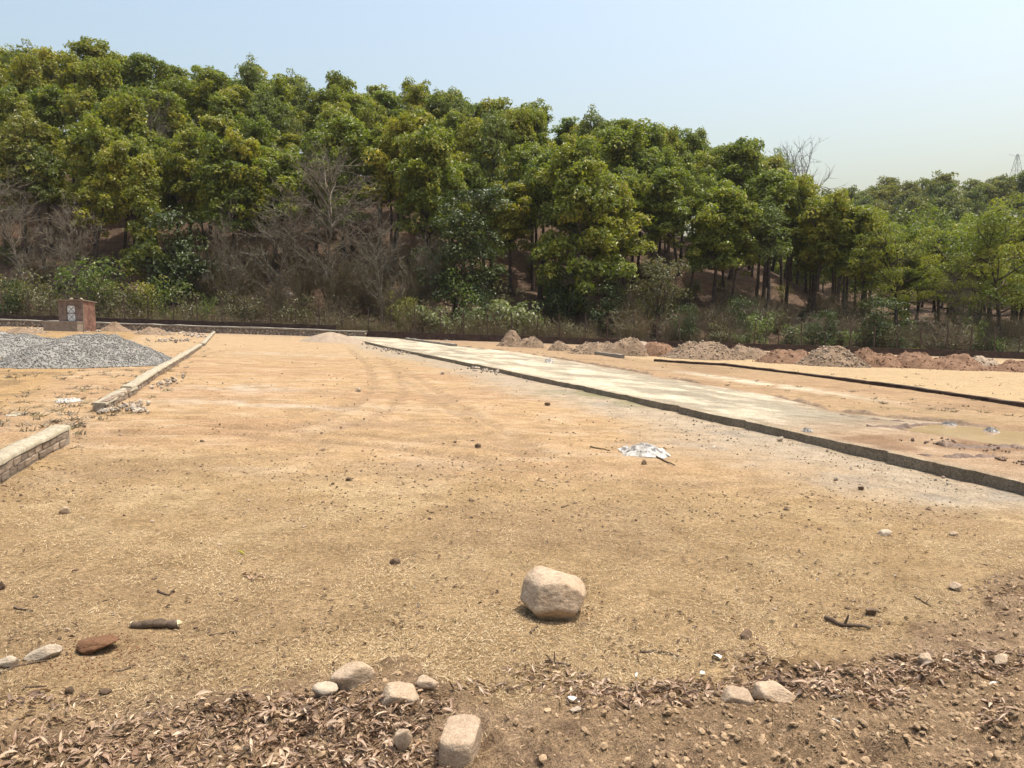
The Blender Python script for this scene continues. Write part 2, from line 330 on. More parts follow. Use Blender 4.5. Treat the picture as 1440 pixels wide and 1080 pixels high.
M['paleends'] = mottled('pale_wood', [(0.3, (0.42, 0.33, 0.19)), (0.7, (0.60, 0.50, 0.32))], 30)
M['redsoil'] = mottled('red_soil_lump', [(0.3, (0.16, 0.078, 0.040)), (0.7, (0.27, 0.145, 0.078))], 14, fine=70, bscale=60, bstr=0.9, bdist=0.01)
M['yellowleaf'] = leafy('yellow_fallen_leaf', [(0.0, (0.50, 0.40, 0.05)), (1.0, (0.58, 0.50, 0.10))], 0.25)
M['paper'] = mottled('white_scrap', [(0.3, (0.50, 0.47, 0.41)), (0.7, (0.66, 0.63, 0.57))], 20, rough=0.7)

# ------------------------------------------------------------------ the setting: ground
def make_ground():
    nr, ncol = 730, 540
    d = np.exp(np.linspace(math.log(2.4), math.log(76.5), nr)); s = np.linspace(-1.02, 1.02, ncol)
    Yg = np.repeat((d - 3.0)[:, None], ncol, 1); Xg = s[None] * (d[:, None] + 0.6)
    x, y = Xg.ravel(), Yg.ravel()
    rut = site_ruts(x, y)
    z = site_z(x, y) - rut * 0.035
    i = np.arange(nr - 1)[:, None] * ncol; j = np.arange(ncol - 1)[None]
    F = np.stack([i + j, i + j + 1, i + ncol + j + 1, i + ncol + j], -1).reshape(-1, 4)
    n0 = fbm(x * 0.5, y * 0.5, 4, 51); n1 = fbm(x * 2.1, y * 2.1, 4, 52); n2 = fbm(x * 9, y * 9, 3, 53)
    C = np.empty((len(x), 3)); C[:] = (0.43, 0.295, 0.150)
    def lay(col, mask):
        mask = np.clip(mask, 0, 1)[:, None]; C[:] = C * (1 - mask) + np.array(col) * mask
    lay((0.50, 0.365, 0.195), sstep(0.5, 0.68, n1) * 0.75)
    lay((0.31, 0.205, 0.115), sstep(0.53, 0.72, 1 - n0) * 0.5)
    lay((0.27, 0.175, 0.10), sstep(0.60, 0.74, n2) * 0.45 * sstep(0.4, 0.6, n1))
    lay((0.33, 0.225, 0.120), 0.5 * (1 - sstep(4.5, 7.5, y)))
    # bare orange track and worked soil in the middle distance
    xc, yc = ground_at(470, 590); xm, ym = ground_at(300, 650)
    bare = sstep(6.9, 9.6, y + (n0 - 0.5) * 2.6 + 0.12 * x) * (1 - 0.35 * sstep(28, 50, y))
    lay((0.50, 0.335, 0.180), bare * 0.85)
    lay((0.55, 0.385, 0.225), bare * sstep(0.5, 0.7, n1) * 0.6)
    lay((0.42, 0.26, 0.145), bare * sstep(0.52, 0.68, fbm(x * 0.25, y * 0.6, 3, 58)) * 0.55); lay((0.36, 0.25, 0.145), sstep(0.56, 0.68, fbm(x * 1.3, y * 2.4, 5, 61)) * 0.5 * sstep(5, 8, y)); lay((0.58, 0.43, 0.275), sstep(0.58, 0.70, fbm(x * 1.1, y * 2.0, 5, 62)) * 0.45 * sstep(6, 9, y))
    lay((0.55, 0.40, 0.235), sstep(26, 40, y) * 0.6)
    lay((0.34, 0.23, 0.135), rut * 0.5)
    # rough yellow grass in the plot left of the low walls
    left = sstep(0.3, 1.2, -(x + 0.43 * y + 2.2)) * sstep(10.8, 13, y)
    lay((0.44, 0.285, 0.13), left * 0.8)
    lay((0.22, 0.15, 0.085), left * sstep(0.52, 0.66, fbm(x * 1.2, y * 1.2, 4, 59)) * 0.55)
    # grey chippings beside the slab road
    kx = np.interp(y, *zip(*sorted([(p[1], p[0]) for p in ROAD_NEAR])))
    dist = kx - x
    chip = (1 - sstep(0.6, 2.7, dist + (n0 - 0.5) * 2.2)) * sstep(6.6, 7.6, y) * sstep(-0.3, 0.2, dist)
    lay((0.47, 0.385, 0.272), chip * 0.85)
    lay((0.33, 0.285, 0.225), chip * sstep(0.55, 0.72, n1) * 0.6)
    for (px, py, rx, ry, w) in ((870, 555, 1.5, 1.5, 0.75), (905, 568, 0.9, 0.9, 0.5), (1000, 517, 2.2, 2.5, 0.7), (930, 509, 2.5, 2.2, 0.6), (1190, 560, 1.6, 1.0, 0.5), (1260, 575, 2.0, 0.9, 0.75), (1340, 590, 1.5, 0.8, 0.7), (1400, 580, 2.5, 0.8, 0.4)):
        gx, gy = ground_at(px, py)
        lay((0.155, 0.17, 0.060), np.exp(-((x - gx) / rx) ** 2 - ((y - gy) / ry) ** 2) * w * sstep(0.36, 0.6, fbm(x * 4, y * 2, 3, 60)))
    # ground right of the road: trodden, pinkish, pale spill
    rx_ = np.interp(y, *zip(*sorted([(p[1], p[0]) for p in ROAD_FAR])))
    rmask = sstep(-0.2, 0.4, x - rx_)
    lay((0.42, 0.285, 0.165), rmask * 0.7); lay((0.33, 0.215, 0.125), rmask * sstep(0.5, 0.68, n0) * 0.6)
    sx, sy = ground_at(1050, 536)
    lay((0.66, 0.58, 0.42), rmask * np.exp(-((x - sx + 0.24 * (y - sy)) / 0.55) ** 2 - ((y - sy) / 5) ** 2) * 1.1 * sstep(0.3, 0.5, n1))
    kx2 = np.interp(y, *zip(*sorted([(p[1], p[0]) for p in PLOT_KERB])))
    lay((0.55, 0.40, 0.225), sstep(0, 0.5, x - kx2) * sstep(15, 17, y) * 0.9)
    # pale dust patches on the plot
    for (px, py, rx, ry) in ((345, 546, 1.2, 0.9), (380, 568, 2.0, 0.45), (400, 498, 2.5, 1.4)):
        gx, gy = ground_at(px, py)
        lay((0.56, 0.46, 0.335), np.exp(-((x - gx) / rx) ** 2 - ((y - gy) / ry) ** 2) * 0.8 * sstep(0.35, 0.6, n1))
    # rubble dust along the boundary wall
    lay((0.40, 0.285, 0.19), sstep(58, 68, y) * 0.6)
    # loose brown soil of the foreground
    sm = soil_mask(x, y)
    lay((0.275, 0.185, 0.108), sm * 0.92); lay((0.36, 0.25, 0.15), sm * sstep(0.5, 0.7, n1) * 0.7); lay((0.18, 0.118, 0.075), sm * sstep(0.56, 0.7, n2) * 0.6)
    C *= np.array([0.76, 0.79, 0.87]) * (1 - 0.10 * sstep(16, 34, y))[:, None]; mb = MB().add(np.stack([x, y, z], -1), F); me = mb.mesh('ground', M['ground'], True)
    a = me.attributes.new('earth', 'FLOAT_COLOR', 'POINT'); a.data.foreach_set('color', np.concatenate([C, np.ones((len(x), 1))], 1).astype(np.float32).ravel())
    tag(link('ground', me), kind='structure')
    # the same earth carried on to the horizon, a little lower
    g = np.array([-1500, -400, -150, -80, -40, 0, 40, 80, 150, 400, 1500.0]); X, Y = np.meshgrid(g, g)
    Z = plane(np.clip(X, -80, 80), np.clip(Y, -80, 70)) - 0.9
    i = np.arange(10)[:, None] * 11; j = np.arange(10)[None]
    me = MB().add(np.stack([X, Y, Z], -1), np.stack([i + j, i + j + 1, i + 12 + j, i + 11 + j], -1).reshape(-1, 4)).mesh('plain', M['ground'], True)
    a = me.attributes.new('earth', 'FLOAT_COLOR', 'POINT'); a.data.foreach_set('color', np.tile(np.array([0.42, 0.29, 0.16, 1], np.float32), 121))
    tag(link('plain', me), kind='structure')

ROAD_NEAR = gpts((2050, 850), (1700, 756), (1440, 692), (1280, 663), (1100, 618), (1000, 591), (900, 570), (800, 545), (690, 521), (600, 503), (567, 496), (545, 491), (500, 478), (484, 474))
ROAD_FAR = gpts((2050, 700), (1700, 650), (1440, 617), (1330, 604), (1180, 588), (1080, 562), (960, 541), (900, 529), (830, 516), (740, 500), (690, 494), (640, 489), (600, 483), (560, 478))
PLOT_KERB = gpts((2000, 640), (1700, 605), (1440, 572), (1300, 550), (1140, 529), (1020, 514), (922, 508), (860, 500))
_A = np.array(ROAD_NEAR); _c = np.polyfit(_A[:, 1], _A[:, 0], 3, w=1 / _A[:, 1]); ROAD_NEAR = [(float(np.polyval(_c, y)), float(y)) for x, y in ROAD_NEAR]
make_ground()

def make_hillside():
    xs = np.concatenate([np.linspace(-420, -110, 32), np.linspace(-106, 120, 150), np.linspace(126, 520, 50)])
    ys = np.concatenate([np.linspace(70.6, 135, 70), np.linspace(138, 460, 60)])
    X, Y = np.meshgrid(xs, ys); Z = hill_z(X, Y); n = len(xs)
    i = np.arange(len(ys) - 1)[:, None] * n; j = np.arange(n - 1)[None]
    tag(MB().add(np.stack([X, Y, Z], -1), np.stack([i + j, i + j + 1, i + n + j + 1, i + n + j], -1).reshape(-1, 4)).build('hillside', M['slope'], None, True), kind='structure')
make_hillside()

# ------------------------------------------------------------------ the concrete slab road and the puddle on it
SLAB = 0.13
PUD = np.array([ground_at(a, b, SLAB) for a, b in ((1272, 601), (1300, 597), (1350, 598.5), (1400, 605), (1450, 612), (1540, 622), (1600, 634), (1530, 638), (1450, 630), (1400, 621), (1350, 613), (1305, 607))])
PUD_C = PUD.mean(0); PUD_Z = float(plane(*PUD_C)) + SLAB
def in_puddle(x, y):
    a = np.arctan2(y - PUD_C[1], (x - PUD_C[0])); pa = np.arctan2(PUD[:, 1] - PUD_C[1], PUD[:, 0] - PUD_C[0]); o = np.argsort(pa); pr = np.hypot(PUD[:, 0] - PUD_C[0], PUD[:, 1] - PUD_C[1])[o]; pa = pa[o]
    rr = np.interp(a, np.concatenate([pa - 2 * math.pi, pa, pa + 2 * math.pi]), np.tile(pr, 3)); return np.hypot(x - PUD_C[0], y - PUD_C[1]) / rr
def resample(pts, n):
    P = np.array(pts); s = np.concatenate([[0], np.cumsum(np.hypot(*np.diff(P, axis=0).T))])
    t = np.linspace(0, s[-1], n); return np.stack([np.interp(t, s, P[:, 0]), np.interp(t, s, P[:, 1])], -1)
def slab(near, far, ns, na, seed, name):
    A, B = resample(near, ns), resample(far, ns)
    w = np.linspace(0, 1, na); P = A[:, None] * (1 - w)[None, :, None] + B[:, None] * w[None, :, None]
    jn = (fbm(np.arange(ns) * 0.9, np.zeros(ns), 3, seed) - 0.5) * 0.07 + np.maximum(fbm(np.arange(ns) * 0.25, np.zeros(ns) + 7, 2, seed) - 0.66, 0) * 0.5
    P[:, 0, 0] += jn; P[:, -1, 0] += (fbm(np.arange(ns) * 0.3, np.ones(ns) * 5, 3, seed + 1) - 0.5) * 0.5
    x, y = P[..., 0], P[..., 1]
    z = plane(x, y) + SLAB + (fbm(x * 0.8, y * 0.8, 3, seed + 2) - 0.5) * 0.03
    z[:, -1] -= 0.05
    q = in_puddle(x, y); z = z + (PUD_Z - 0.035 - z) * (1 - sstep(0.85, 1.35, q)) - 0.0
    top = np.stack([x, y, z], -1)
    ln = top[:, 0].copy(); ln[:, 2] = plane(ln[:, 0], ln[:, 1]) - 0.2; ln[:, 0] -= 0.012
    lf = top[:, -1].copy(); lf[:, 2] -= 0.35; lf[:, 0] += 0.05
    G = np.concatenate([ln[:, None], top[:, :1], top, top[:, -1:], lf[:, None]], 1); m = G.shape[1]
    i = np.arange(ns - 1)[:, None] * m; j = np.arange(m - 1)[None]
    F = np.stack([i + j, i + m + j, i + m + j + 1, i + j + 1], -1).reshape(-1, 4)[:, ::-1]
    e0 = np.arange(m)[None]; e1 = (np.arange(m) + (ns - 1) * m)[None]
    mb = MB().add(G, F)
    for e in (G[0], G[-1]):                                   # close the ends down to the soil
        low = e.copy(); low[:, 2] = plane(low[:, 0], low[:, 1]) - 0.25
        k = np.arange(m - 1); mb.add(np.concatenate([e, low]), np.stack([k, k + 1, k + m + 1, k + m], -1))
    me = mb.mesh(name, M['ground'], False)
    V = np.concatenate(mb.v); x, y = V[:, 0], V[:, 1]
    C = np.empty((len(V), 3)); C[:] = (0.31, 0.275, 0.215)
    def lay(c, mk): mk = np.clip(mk, 0, 1)[:, None]; C[:] = C * (1 - mk) + np.array(c) * mk
    u = x + 0.285 * y
    lay((0.48, 0.43, 0.34), sstep(0.43, 0.60, fbm(u * 1.1, y * 0.34, 6, seed + 4)) * 0.9); lay((0.57, 0.52, 0.415), sstep(0.58, 0.72, fbm(u * 2.4, y * 0.9, 5, seed + 14)) * 0.7)
    lay((0.24, 0.21, 0.165), sstep(0.52, 0.70, fbm(u * 1.3, y * 0.6, 4, seed + 5)) * 0.7)
    wN = np.interp(y, *zip(*sorted((p[1], p[0]) for p in ROAD_NEAR)))
    dirt = (1 - sstep(10.5, 13.5, y - 0.3 * (x - wN))) * sstep(0.3, 1.2, x - wN + 2.2 - 0.2 * (y - 6))
    lay((0.34, 0.235, 0.155), dirt * 0.85); lay((0.21, 0.135, 0.088), dirt * sstep(0.5, 0.64, fbm(x * 1.6, y * 1.6, 4, seed + 6)) * 0.8)
    lay((0.33, 0.275, 0.20), (1 - sstep(0.02, 0.32, x - wN)) * 0.75)
    fR = np.interp(y, *zip(*sorted((p[1], p[0]) for p in ROAD_FAR)))
    lay((0.27, 0.19, 0.125), (1 - sstep(0.0, 0.55, fR - x + (fbm(x * 2, y * 1.0, 3, seed + 7) - 0.5) * 0.9)) * 0.8)
    k = V[:, 2] < plane(x, y) + SLAB - 0.06                    # rough cast faces
    Ck = np.array([0.24, 0.205, 0.16]) * (0.75 + 0.5 * fbm(x * 1.5 + y, V[:, 2] * 9, 3, 3))[:, None]; C[k] = Ck[k]
    face = np.zeros(len(V), bool); nm = ns * m; ii = np.arange(nm) % m; face[:nm] = (ii <= 1); C[face] = Ck[face]
    a = me.attributes.new('earth', 'FLOAT_COLOR', 'POINT'); a.data.foreach_set('color', np.concatenate([C, np.ones((len(V), 1))], 1).astype(np.float32).ravel())
    return tag(link(name, me), kind='structure')
slab(ROAD_NEAR[:11], ROAD_FAR[:11], 420, 40, 101, 'road')
slab([(x - 0.05, y + 0.35) for x, y in ROAD_NEAR[10:11]] + ROAD_NEAR[11:], [(x - 0.05, y + 0.35) for x, y in ROAD_FAR[10:11]] + ROAD_FAR[11:], 90, 20, 131, 'road')

def make_puddle():
    m, nt, p, _ = new_mat('muddy_water')
    tc = nd(nt, 'ShaderNodeTexCoord').outputs['Object']; n = noise(nt, 1.3, 3, 0.5, tc)
    nt.links.new(ramp(nt, [(0.3, (0.30, 0.205, 0.115)), (0.7, (0.38, 0.27, 0.16))], n.outputs[0]).outputs[0], p.inputs['Base Color'])
    p.inputs['Roughness'].default_value = 0.08; p.inputs['IOR'].default_value = 1.33
    P = PUD; c = PUD_C; Q = []
    for k in range(len(P)):
        for t in np.linspace(0, 1, 5)[:-1]:
            q = P[k] * (1 - t) + P[(k + 1) % len(P)] * t; Q.append(c + (q - c) * (1.04 + (fbm(q[0] * 4, q[1] * 4, 3, 9) - 0.5) * 0.2))
    Q = np.array(Q); zz = PUD_Z - 0.012
    Vt = [(c[0], c[1], zz)] + [(a, b, zz) for a, b in Q]
    n_ = len(Q); tag(MB().add(Vt, [(0, k + 1, (k + 1) % n_ + 1) for k in range(n_)]).build('puddle', m), kind='structure')
make_puddle()

# ------------------------------------------------------------------ boundary wall, hut, fence
rng = np.random.default_rng(7)
def boundary_wall():
    # dark brick parapet right along the site edge, built in bays with piers
    t = thing('boundary_wall', 'long low dark brick boundary wall running behind the whole site', 'wall')
    top, mb = 0.62, MB()
    for x0 in np.arange(-84, 84, 4.0):
        x1 = x0 + 4.0; n = 9; xs = np.linspace(x0, x1, n)
        b = plane(xs, WALL_Y); tp = b + top + (0.42 if x1 <= -15 else 0.0) + (fbm(xs * 1.1, xs * 0, 3, 3) - 0.5) * 0.1
        V = []
        for yy in (WALL_Y, WALL_Y + 0.23):
            for zz in (b - 0.8, tp): V.append(np.stack([xs, np.full(n, yy), zz], -1))
        V = np.concatenate(V); k = np.arange(n - 1)
        F = np.concatenate([np.stack([k, k + 1, k + n + 1, k + n], -1), np.stack([k + n, k + n + 1, k + 3 * n + 1, k + 3 * n], -1), np.stack([k + 2 * n, k + 3 * n, k + 3 * n + 1, k + 2 * n + 1], -1)])
        F = np.concatenate([F, [[0, n, 3 * n, 2 * n], [n - 1, 3 * n - 1, 4 * n - 1, 2 * n - 1]]])
        MB().add(V, F).build('wall_bay', M['wallbrick'], t)
    # stone retaining course in front of its left half
    t2 = thing('stone_retaining_wall', 'low rough stone retaining wall in front of the brick parapet, behind the hut and heaps', 'wall')
    r = np.random.default_rng(3); core = MB(); cap = MB()
    xs = np.linspace(-60, -13, 95); b = plane(xs, 68.6)
    for (mbx, y0, y1, z0, z1) in ((core, 68.5, 69.6, -0.6, 0.50), (cap, 68.36, 69.62, 0.50, 0.62)):
        zt = b + z1 + (fbm(xs * 0.9, xs * 0, 3, 8) - 0.5) * 0.10; zb = b + z0; n = len(xs)
        V = np.concatenate([np.stack([xs, np.full(n, y0), zb], -1), np.stack([xs, np.full(n, y0), zt], -1), np.stack([xs, np.full(n, y1), zt], -1)]); k = np.arange(n - 1)
        mbx.add(V, np.concatenate([np.stack([k, k + 1, k + n + 1, k + n], -1), np.stack([k + n, k + n + 1, k + 2 * n + 1, k + 2 * n], -1)]))
    core.build('mortar_core', M['cement'], t2); cap.build('coping', M['kerb'], t2)
    st = MB(); N = 900; X = r.uniform(-60, -13, N); Z = r.uniform(0.0, 0.46, N)
    chips(st, np.stack([X, np.full(N, 68.47), plane(X, 68.5) + Z], -1), r.uniform(0.16, 0.34, N), r, 0.9, r.uniform(0.1, 0.8, N))
    tag(st.build('facing_stones', M['rubble'], t2), kind='stuff')
boundary_wall()

def fence():
    t = thing('wire_fence', 'tall wire fence of thin rusty iron posts standing on the boundary wall', 'fence')
    post = MB(); box(post, -0.045, 0.045, -0.008, 0.008, 0, 2.25); box(post, -0.045, -0.029, 0.008, 0.08, 0, 2.25)
    pm = post.mesh('post', M['iron']); r = np.random.default_rng(4); tops = []
    for x in np.arange(-77, 78, 2.2):
        x += r.uniform(-0.12, 0.12); lift = 1.0 if x < -15 else 0.6
        o = link('post', pm, t); o.location = (x, WALL_Y + 0.12, float(plane(x, WALL_Y)) + lift - 0.1)
        o.rotation_euler = (r.normal(0, 0.02), r.normal(0, 0.025), r.uniform(-0.4, 0.4)); o.scale = (1, 1, r.uniform(0.9, 1.06)); tops.append((x, o.location.z))
    for h in (0.35, 0.7, 1.05, 1.4, 1.75, 2.05):
        P = []
        for (xa, za), (xb, zb) in zip(tops[:-1], tops[1:]):
            P += [(xa, WALL_Y + 0.1, za + h), ((xa + xb) / 2, WALL_Y + 0.1, (za + zb) / 2 + h - 0.03)]
        tube(MB(), P, 0.006, 3).build('wire', M['iron'], t)
fence()

def hut():
    x0, y0 = ground_at(82, 463.5); x1 = ground_at(116.5, 463.5)[0]; x0 -= 0.0
    y0 = 59.5; x0 = (82 - 720) / 1085 * y0; x1 = (116.5 - 720) / 1085 * y0; w = x1 - x0; d = 1.75; z = gz(x0, y0) - 0.1; h = 2.42
    t = thing('brick_hut', 'small square red brick hut with a white braced door by the boundary wall', 'hut', (x0, y0, z))
    dx0, dx1, dz0, dz1 = 0.62, 1.32, 0.82, 2.08
    f = MB(); box(f, 0, dx0, 0, 0.2, 0, h); box(f, dx1, w, 0, 0.2, 0, h); box(f, dx0, dx1, 0, 0.2, dz1, h); box(f, dx0, dx1, 0, 0.2, 0, dz0)
    f.build('front_wall', M['hutfront'], t)
    sd_ = MB(); V = [(w - 0.2, 0.2, 0), (w + 0.003, 0.2, 0), (w + 0.003, d, 0), (w - 0.2, d, 0), (w - 0.2, 0.2, h), (w + 0.003, 0.2, h), (w + 0.003, d, h - 0.16), (w - 0.2, d, h - 0.16)]
    sd_.add(V, BOXF).build('side_wall', M['hutbrick'], t)
    V = [(0, 0.2, 0), (0.2, 0.2, 0), (0.2, d, 0), (0, d, 0), (0, 0.2, h), (0.2, 0.2, h), (0.2, d, h - 0.16), (0, d, h - 0.16)]
    MB().add(V, BOXF).build('side_wall', M['hutbrick'], t)
    box(MB(), 0.2, w - 0.2, d - 0.2, d - 0.003, 0, h - 0.16).build('rear_wall', M['hutbrick'], t)
    V = [(-0.08, -0.12, h + 0.003), (w + 0.1, -0.12, h + 0.003), (w + 0.1, d + 0.15, h - 0.16), (-0.08, d + 0.15, h - 0.16), (-0.08, -0.12, h + 0.075), (w + 0.1, -0.12, h + 0.075), (w + 0.1, d + 0.15, h - 0.09), (-0.08, d + 0.15, h - 0.09)]
    MB().add(V, BOXF).build('roof', M['cement'], t)
    door = box(MB(), dx0 + 0.04, dx1 - 0.04, 0.05, 0.08, dz0 + 0.04, dz1 - 0.04).build('door', M['whitepaint'], t)
    fr = MB(); box(fr, dx0, dx0 + 0.05, 0.02, 0.12, dz0, dz1); box(fr, dx1 - 0.05, dx1, 0.02, 0.12, dz0, dz1); box(fr, dx0 + 0.05, dx1 - 0.05, 0.02, 0.12, dz1 - 0.05, dz1); box(fr, dx0 + 0.05, dx1 - 0.05, 0.02, 0.12, dz0, dz0 + 0.05)
    fr.build('door_frame', M['iron'], door)
    zm = (dz0 + dz1) / 2
    box(MB(), dx0 + 0.05, dx1 - 0.05, 0.012, 0.05, zm - 0.03, zm + 0.03).build('door_rail', M['iron'], door)
    for za, zb in ((dz0 + 0.05, zm), (zm, dz1 - 0.05)):
        for a, b in ((dx0 + 0.05, dx1 - 0.05), (dx1 - 0.05, dx0 + 0.05)):
            tube(MB(), [(a, 0.035, za), ((a + b) / 2, 0.035, (za + zb) / 2), (b, 0.035, zb)], 0.016, 4).build('door_brace', M['iron'], door)
    p = MB(); ph = 0.80; px0, px1, py = -0.72, 1.86, -0.85
    box(p, px0, px1, py, py + 0.15, 0, ph); box(p, px0, px0 + 0.15, py + 0.15, -0.003, 0, ph - 0.004); box(p, px1 - 0.15, px1, py + 0.15, -0.003, 0, ph - 0.02)
    p.build('tank_wall', M['cement'], t)
    box(MB(), px0 - 0.03, px1 + 0.03, py - 0.03, 0.0, ph - 0.08, ph + 0.003).build('tank_cover', M['cement'], t)
    box(MB(), 0.25, 0.3, -0.008, 0.0, 1.75, 1.85).build('vent_patch', M['cap'], t)
    r = np.random.default_rng(9)
    for (a, b, s, lab) in ((0.98, 0.1, 0.22, 'left of two pale stones weighting the hut roof'), (1.78, 0.15, 0.24, 'right of two pale stones weighting the hut roof')):
        o = chips(MB(), np.array([[0, 0, 0]]), s * 1.5, r, 0.8).build('roof_stone', M['stone_pale']); o.location = (x0 + a, y0 + b, z + h + 0.11); tag(o, lab, 'stone', 'stones on the hut roof')
hut()

# ------------------------------------------------------------------ low walls and kerbs on the plots
def frame_path(pts):
    P = np.array(pts, float); L = np.concatenate([[0], np.cumsum(np.hypot(*np.diff(P, axis=0).T))]); return P, L
def wall_strip(mb, P, off0, off1, z0, z1, jit, seed, step=0.12, endcaps=True):
    """a low strip following the path P: off0..off1 to the right of it, z0..z1 above the soil"""
    P, L = frame_path(P); n = max(3, int(L[-1] / step)); t = np.linspace(0, L[-1], n)
    C = np.stack([np.interp(t, L, P[:, 0]), np.interp(t, L, P[:, 1])], -1); T = unit(np.gradient(C, axis=0)); R = np.stack([T[:, 1], -T[:, 0]], -1)
    j0 = (fbm(t * 2.2, t * 0, 3, seed) - 0.5) * jit; j1 = (fbm(t * 2.2, t * 0 + 9, 3, seed) - 0.5) * jit; jz = (fbm(t * 1.7, t * 0 + 4, 3, seed) - 0.5) * jit
    a = C + R * (off0 + j0)[:, None]; b = C + R * (off1 + j1)[:, None]
    za, zb = plane(a[:, 0], a[:, 1]), plane(b[:, 0], b[:, 1])
    ring = [np.c_[a, za + z0], np.c_[a, za + z1 + jz - 0.012], np.c_[a * 0.85 + b * 0.15, za + z1 + jz], np.c_[a * 0.15 + b * 0.85, zb + z1 + jz], np.c_[b, zb + z1 + jz - 0.012], np.c_[b, zb + z0]]
    V = np.stack(ring, 1); m = 6; i = np.arange(n - 1)[:, None] * m; j = np.arange(m - 1)[None]
    mb.add(V, np.stack([i + j, i + m + j, i + m + j + 1, i + j + 1], -1).reshape(-1, 4))
    if endcaps: mb.add(V[[0, -1]].reshape(-1, 3), [[5, 4, 3, 2, 1, 0], [6, 7, 8, 9, 10, 11]])
    return mb
BRICKS = []
for k in range(6):
    r = np.random.default_rng(200 + k); bm = bmesh.new(); bmesh.ops.create_cube(bm, size=1)
    for v in bm.verts: v.co = Vector((v.co.x * 0.225, v.co.y * 0.1, v.co.z * 0.062))
    bmesh.ops.bevel(bm, geom=list(bm.edges), offset=0.006, segments=1, affect='EDGES')
    for v in bm.verts: v.co += Vector(r.uniform(-0.004, 0.004, 3))
    me = bpy.data.meshes.new('brick'); bm.to_mesh(me); bm.free(); me.materials.append(M['brick']); BRICKS.append(me)
def brick_courses(t, P, off, courses, seed, proud=0.012, s0=0.0, s1=1e9):
    P, L = frame_path(P); r = np.random.default_rng(seed)
    for c in range(courses):
        s = s0 + (0.12 if c % 2 else 0.0) + 0.115
        while s < min(L[-1], s1) - 0.1:
            x, y = np.interp(s, L, P[:, 0]), np.interp(s, L, P[:, 1]); k = min(np.searchsorted(L, s, 'right') - 1, len(P) - 2)
            tx, ty = unit(P[k + 1] - P[k]); ax, ay = x + ty * (off - 0.05 + proud), y - tx * (off - 0.05 + proud)
            o = link('brick', BRICKS[r.integers(6)], t); o.location = (ax + r.normal(0, 0.004), ay + r.normal(0, 0.004), float(plane(ax, ay)) + 0.012 + c * 0.072 + 0.031)
            o.rotation_euler = (0, 0.03 * r.normal(), math.atan2(ty, tx) + r.normal(0, 0.02)); s += 0.236 + r.uniform(-0.004, 0.006)
NEARWALL = gpts((-620, 1000), (-300, 820), (-60, 706), (0, 679), (50, 648), (98, 623))
t = thing('brick_low_wall', 'near low brick wall with pale cement top at the left edge', 'low wall')
wall_strip(MB(), NEARWALL, -0.14, 0.0, -0.2, 0.165, 0.008, 5).build('mortar_core', M['mortar'], t, False)
wall_strip(MB(), NEARWALL, -0.165, 0.022, 0.165, 0.215, 0.045, 6, 0.06).build('cement_top', M['cap'], t, True)
brick_courses(t, NEARWALL, 0.0, 2, 31)
ex, ey = NEARWALL[-1]; px_, py_ = NEARWALL[-2]; d_ = unit(np.array([ex - px_, ey - py_])); 
FARWALL_A = gpts((147, 578), (168, 566), (192, 553)); FARWALL_B = gpts((186, 556), (222, 530), (256, 508), (284, 489)); FARWALL_C = gpts((288, 487), (298, 474), (307, 464.5))
for P, h, lab, sd0 in ((FARWALL_A, 0.09, 'short lower broken end of the far low wall beside the dirt track', 41), (FARWALL_B, 0.13, 'long pale middle stretch of the far low wall left of the bare plot', 42), (FARWALL_C, 0.12, 'thin farthest stretch of the low wall reaching the boundary wall', 43)):
    t = thing('brick_low_wall', lab, 'low wall')
    wall_strip(MB(), P, -0.17, 0.0, -0.2, h, 0.02, sd0).build('mortar_core', M['mortar'], t)
    wall_strip(MB(), P, -0.20, 0.02, h, h + 0.045, 0.05, sd0 + 9, 0.1).build('cement_top', M['cap'], t, True)
    if sd0 < 43: brick_courses(t, P, 0.0, 2, sd0 + 60)
t = thing('plot_kerb', 'long thin dark kerb across the right-hand plot beyond the road', 'kerb')
wall_strip(MB(), PLOT_KERB[:-1], -0.20, 0.0, -0.2, 0.11, 0.04, 51, 0.15).build('kerb_body', M['wallbrick'], t)
t = thing('plot_kerb', 'short dark kerb lying in front of the brown spoil heaps', 'kerb')
wall_strip(MB(), gpts((878, 504), (850, 500), (820, 496)), -0.22, 0.0, -0.2, 0.2, 0.05, 55, 0.2).build('kerb_body', M['kerb'], t)
t = thing('roadside_kerb', 'raised end of kerb on the far side of the distant road slab', 'kerb')
wall_strip(MB(), gpts((643, 490), (610, 485), (575, 480)), -0.3, 0.0, -0.2, 0.28, 0.05, 57, 0.2).build('kerb_body', M['kerb'], t)
# ragged soil berm along the far edge of the road
def berm():
    P = resample(ROAD_FAR[2:12], 420); r = np.random.default_rng(61); mb = MB()
    w = np.linspace(-1, 1, 9); N = unit(np.gradient(P, axis=0)); R = np.stack([N[:, 1], -N[:, 0]], -1)
    amp = 0.075 * (0.25 + 1.3 * sstep(0.35, 0.62, fbm(np.arange(420) * 0.05, np.zeros(420), 3, 66)))
    V = np.zeros((420, 9, 3)); xy = P[:, None] + R[:, None] * (w * 0.28 + 0.12)[None, :, None]
    V[..., :2] = xy; V[..., 2] = plane(xy[..., 0], xy[..., 1]) + 0.06 + amp[:, None] * (1 - w ** 2)[None] * (0.6 + 0.9 * fbm(xy[..., 0] * 5, xy[..., 1] * 5, 3, 67)) - 0.12 * np.abs(w)[None]
    i = np.arange(419)[:, None] * 9; j = np.arange(8)[None]
    mb.add(V, np.stack([i + j, i + j + 1, i + 10 + j, i + 9 + j], -1).reshape(-1, 4)); 
    tag(mb.build('soil_berm', M['heap_brown'], None, True), 'ragged low bank of soil along the far edge of the slab road', 'soil bank')
berm()

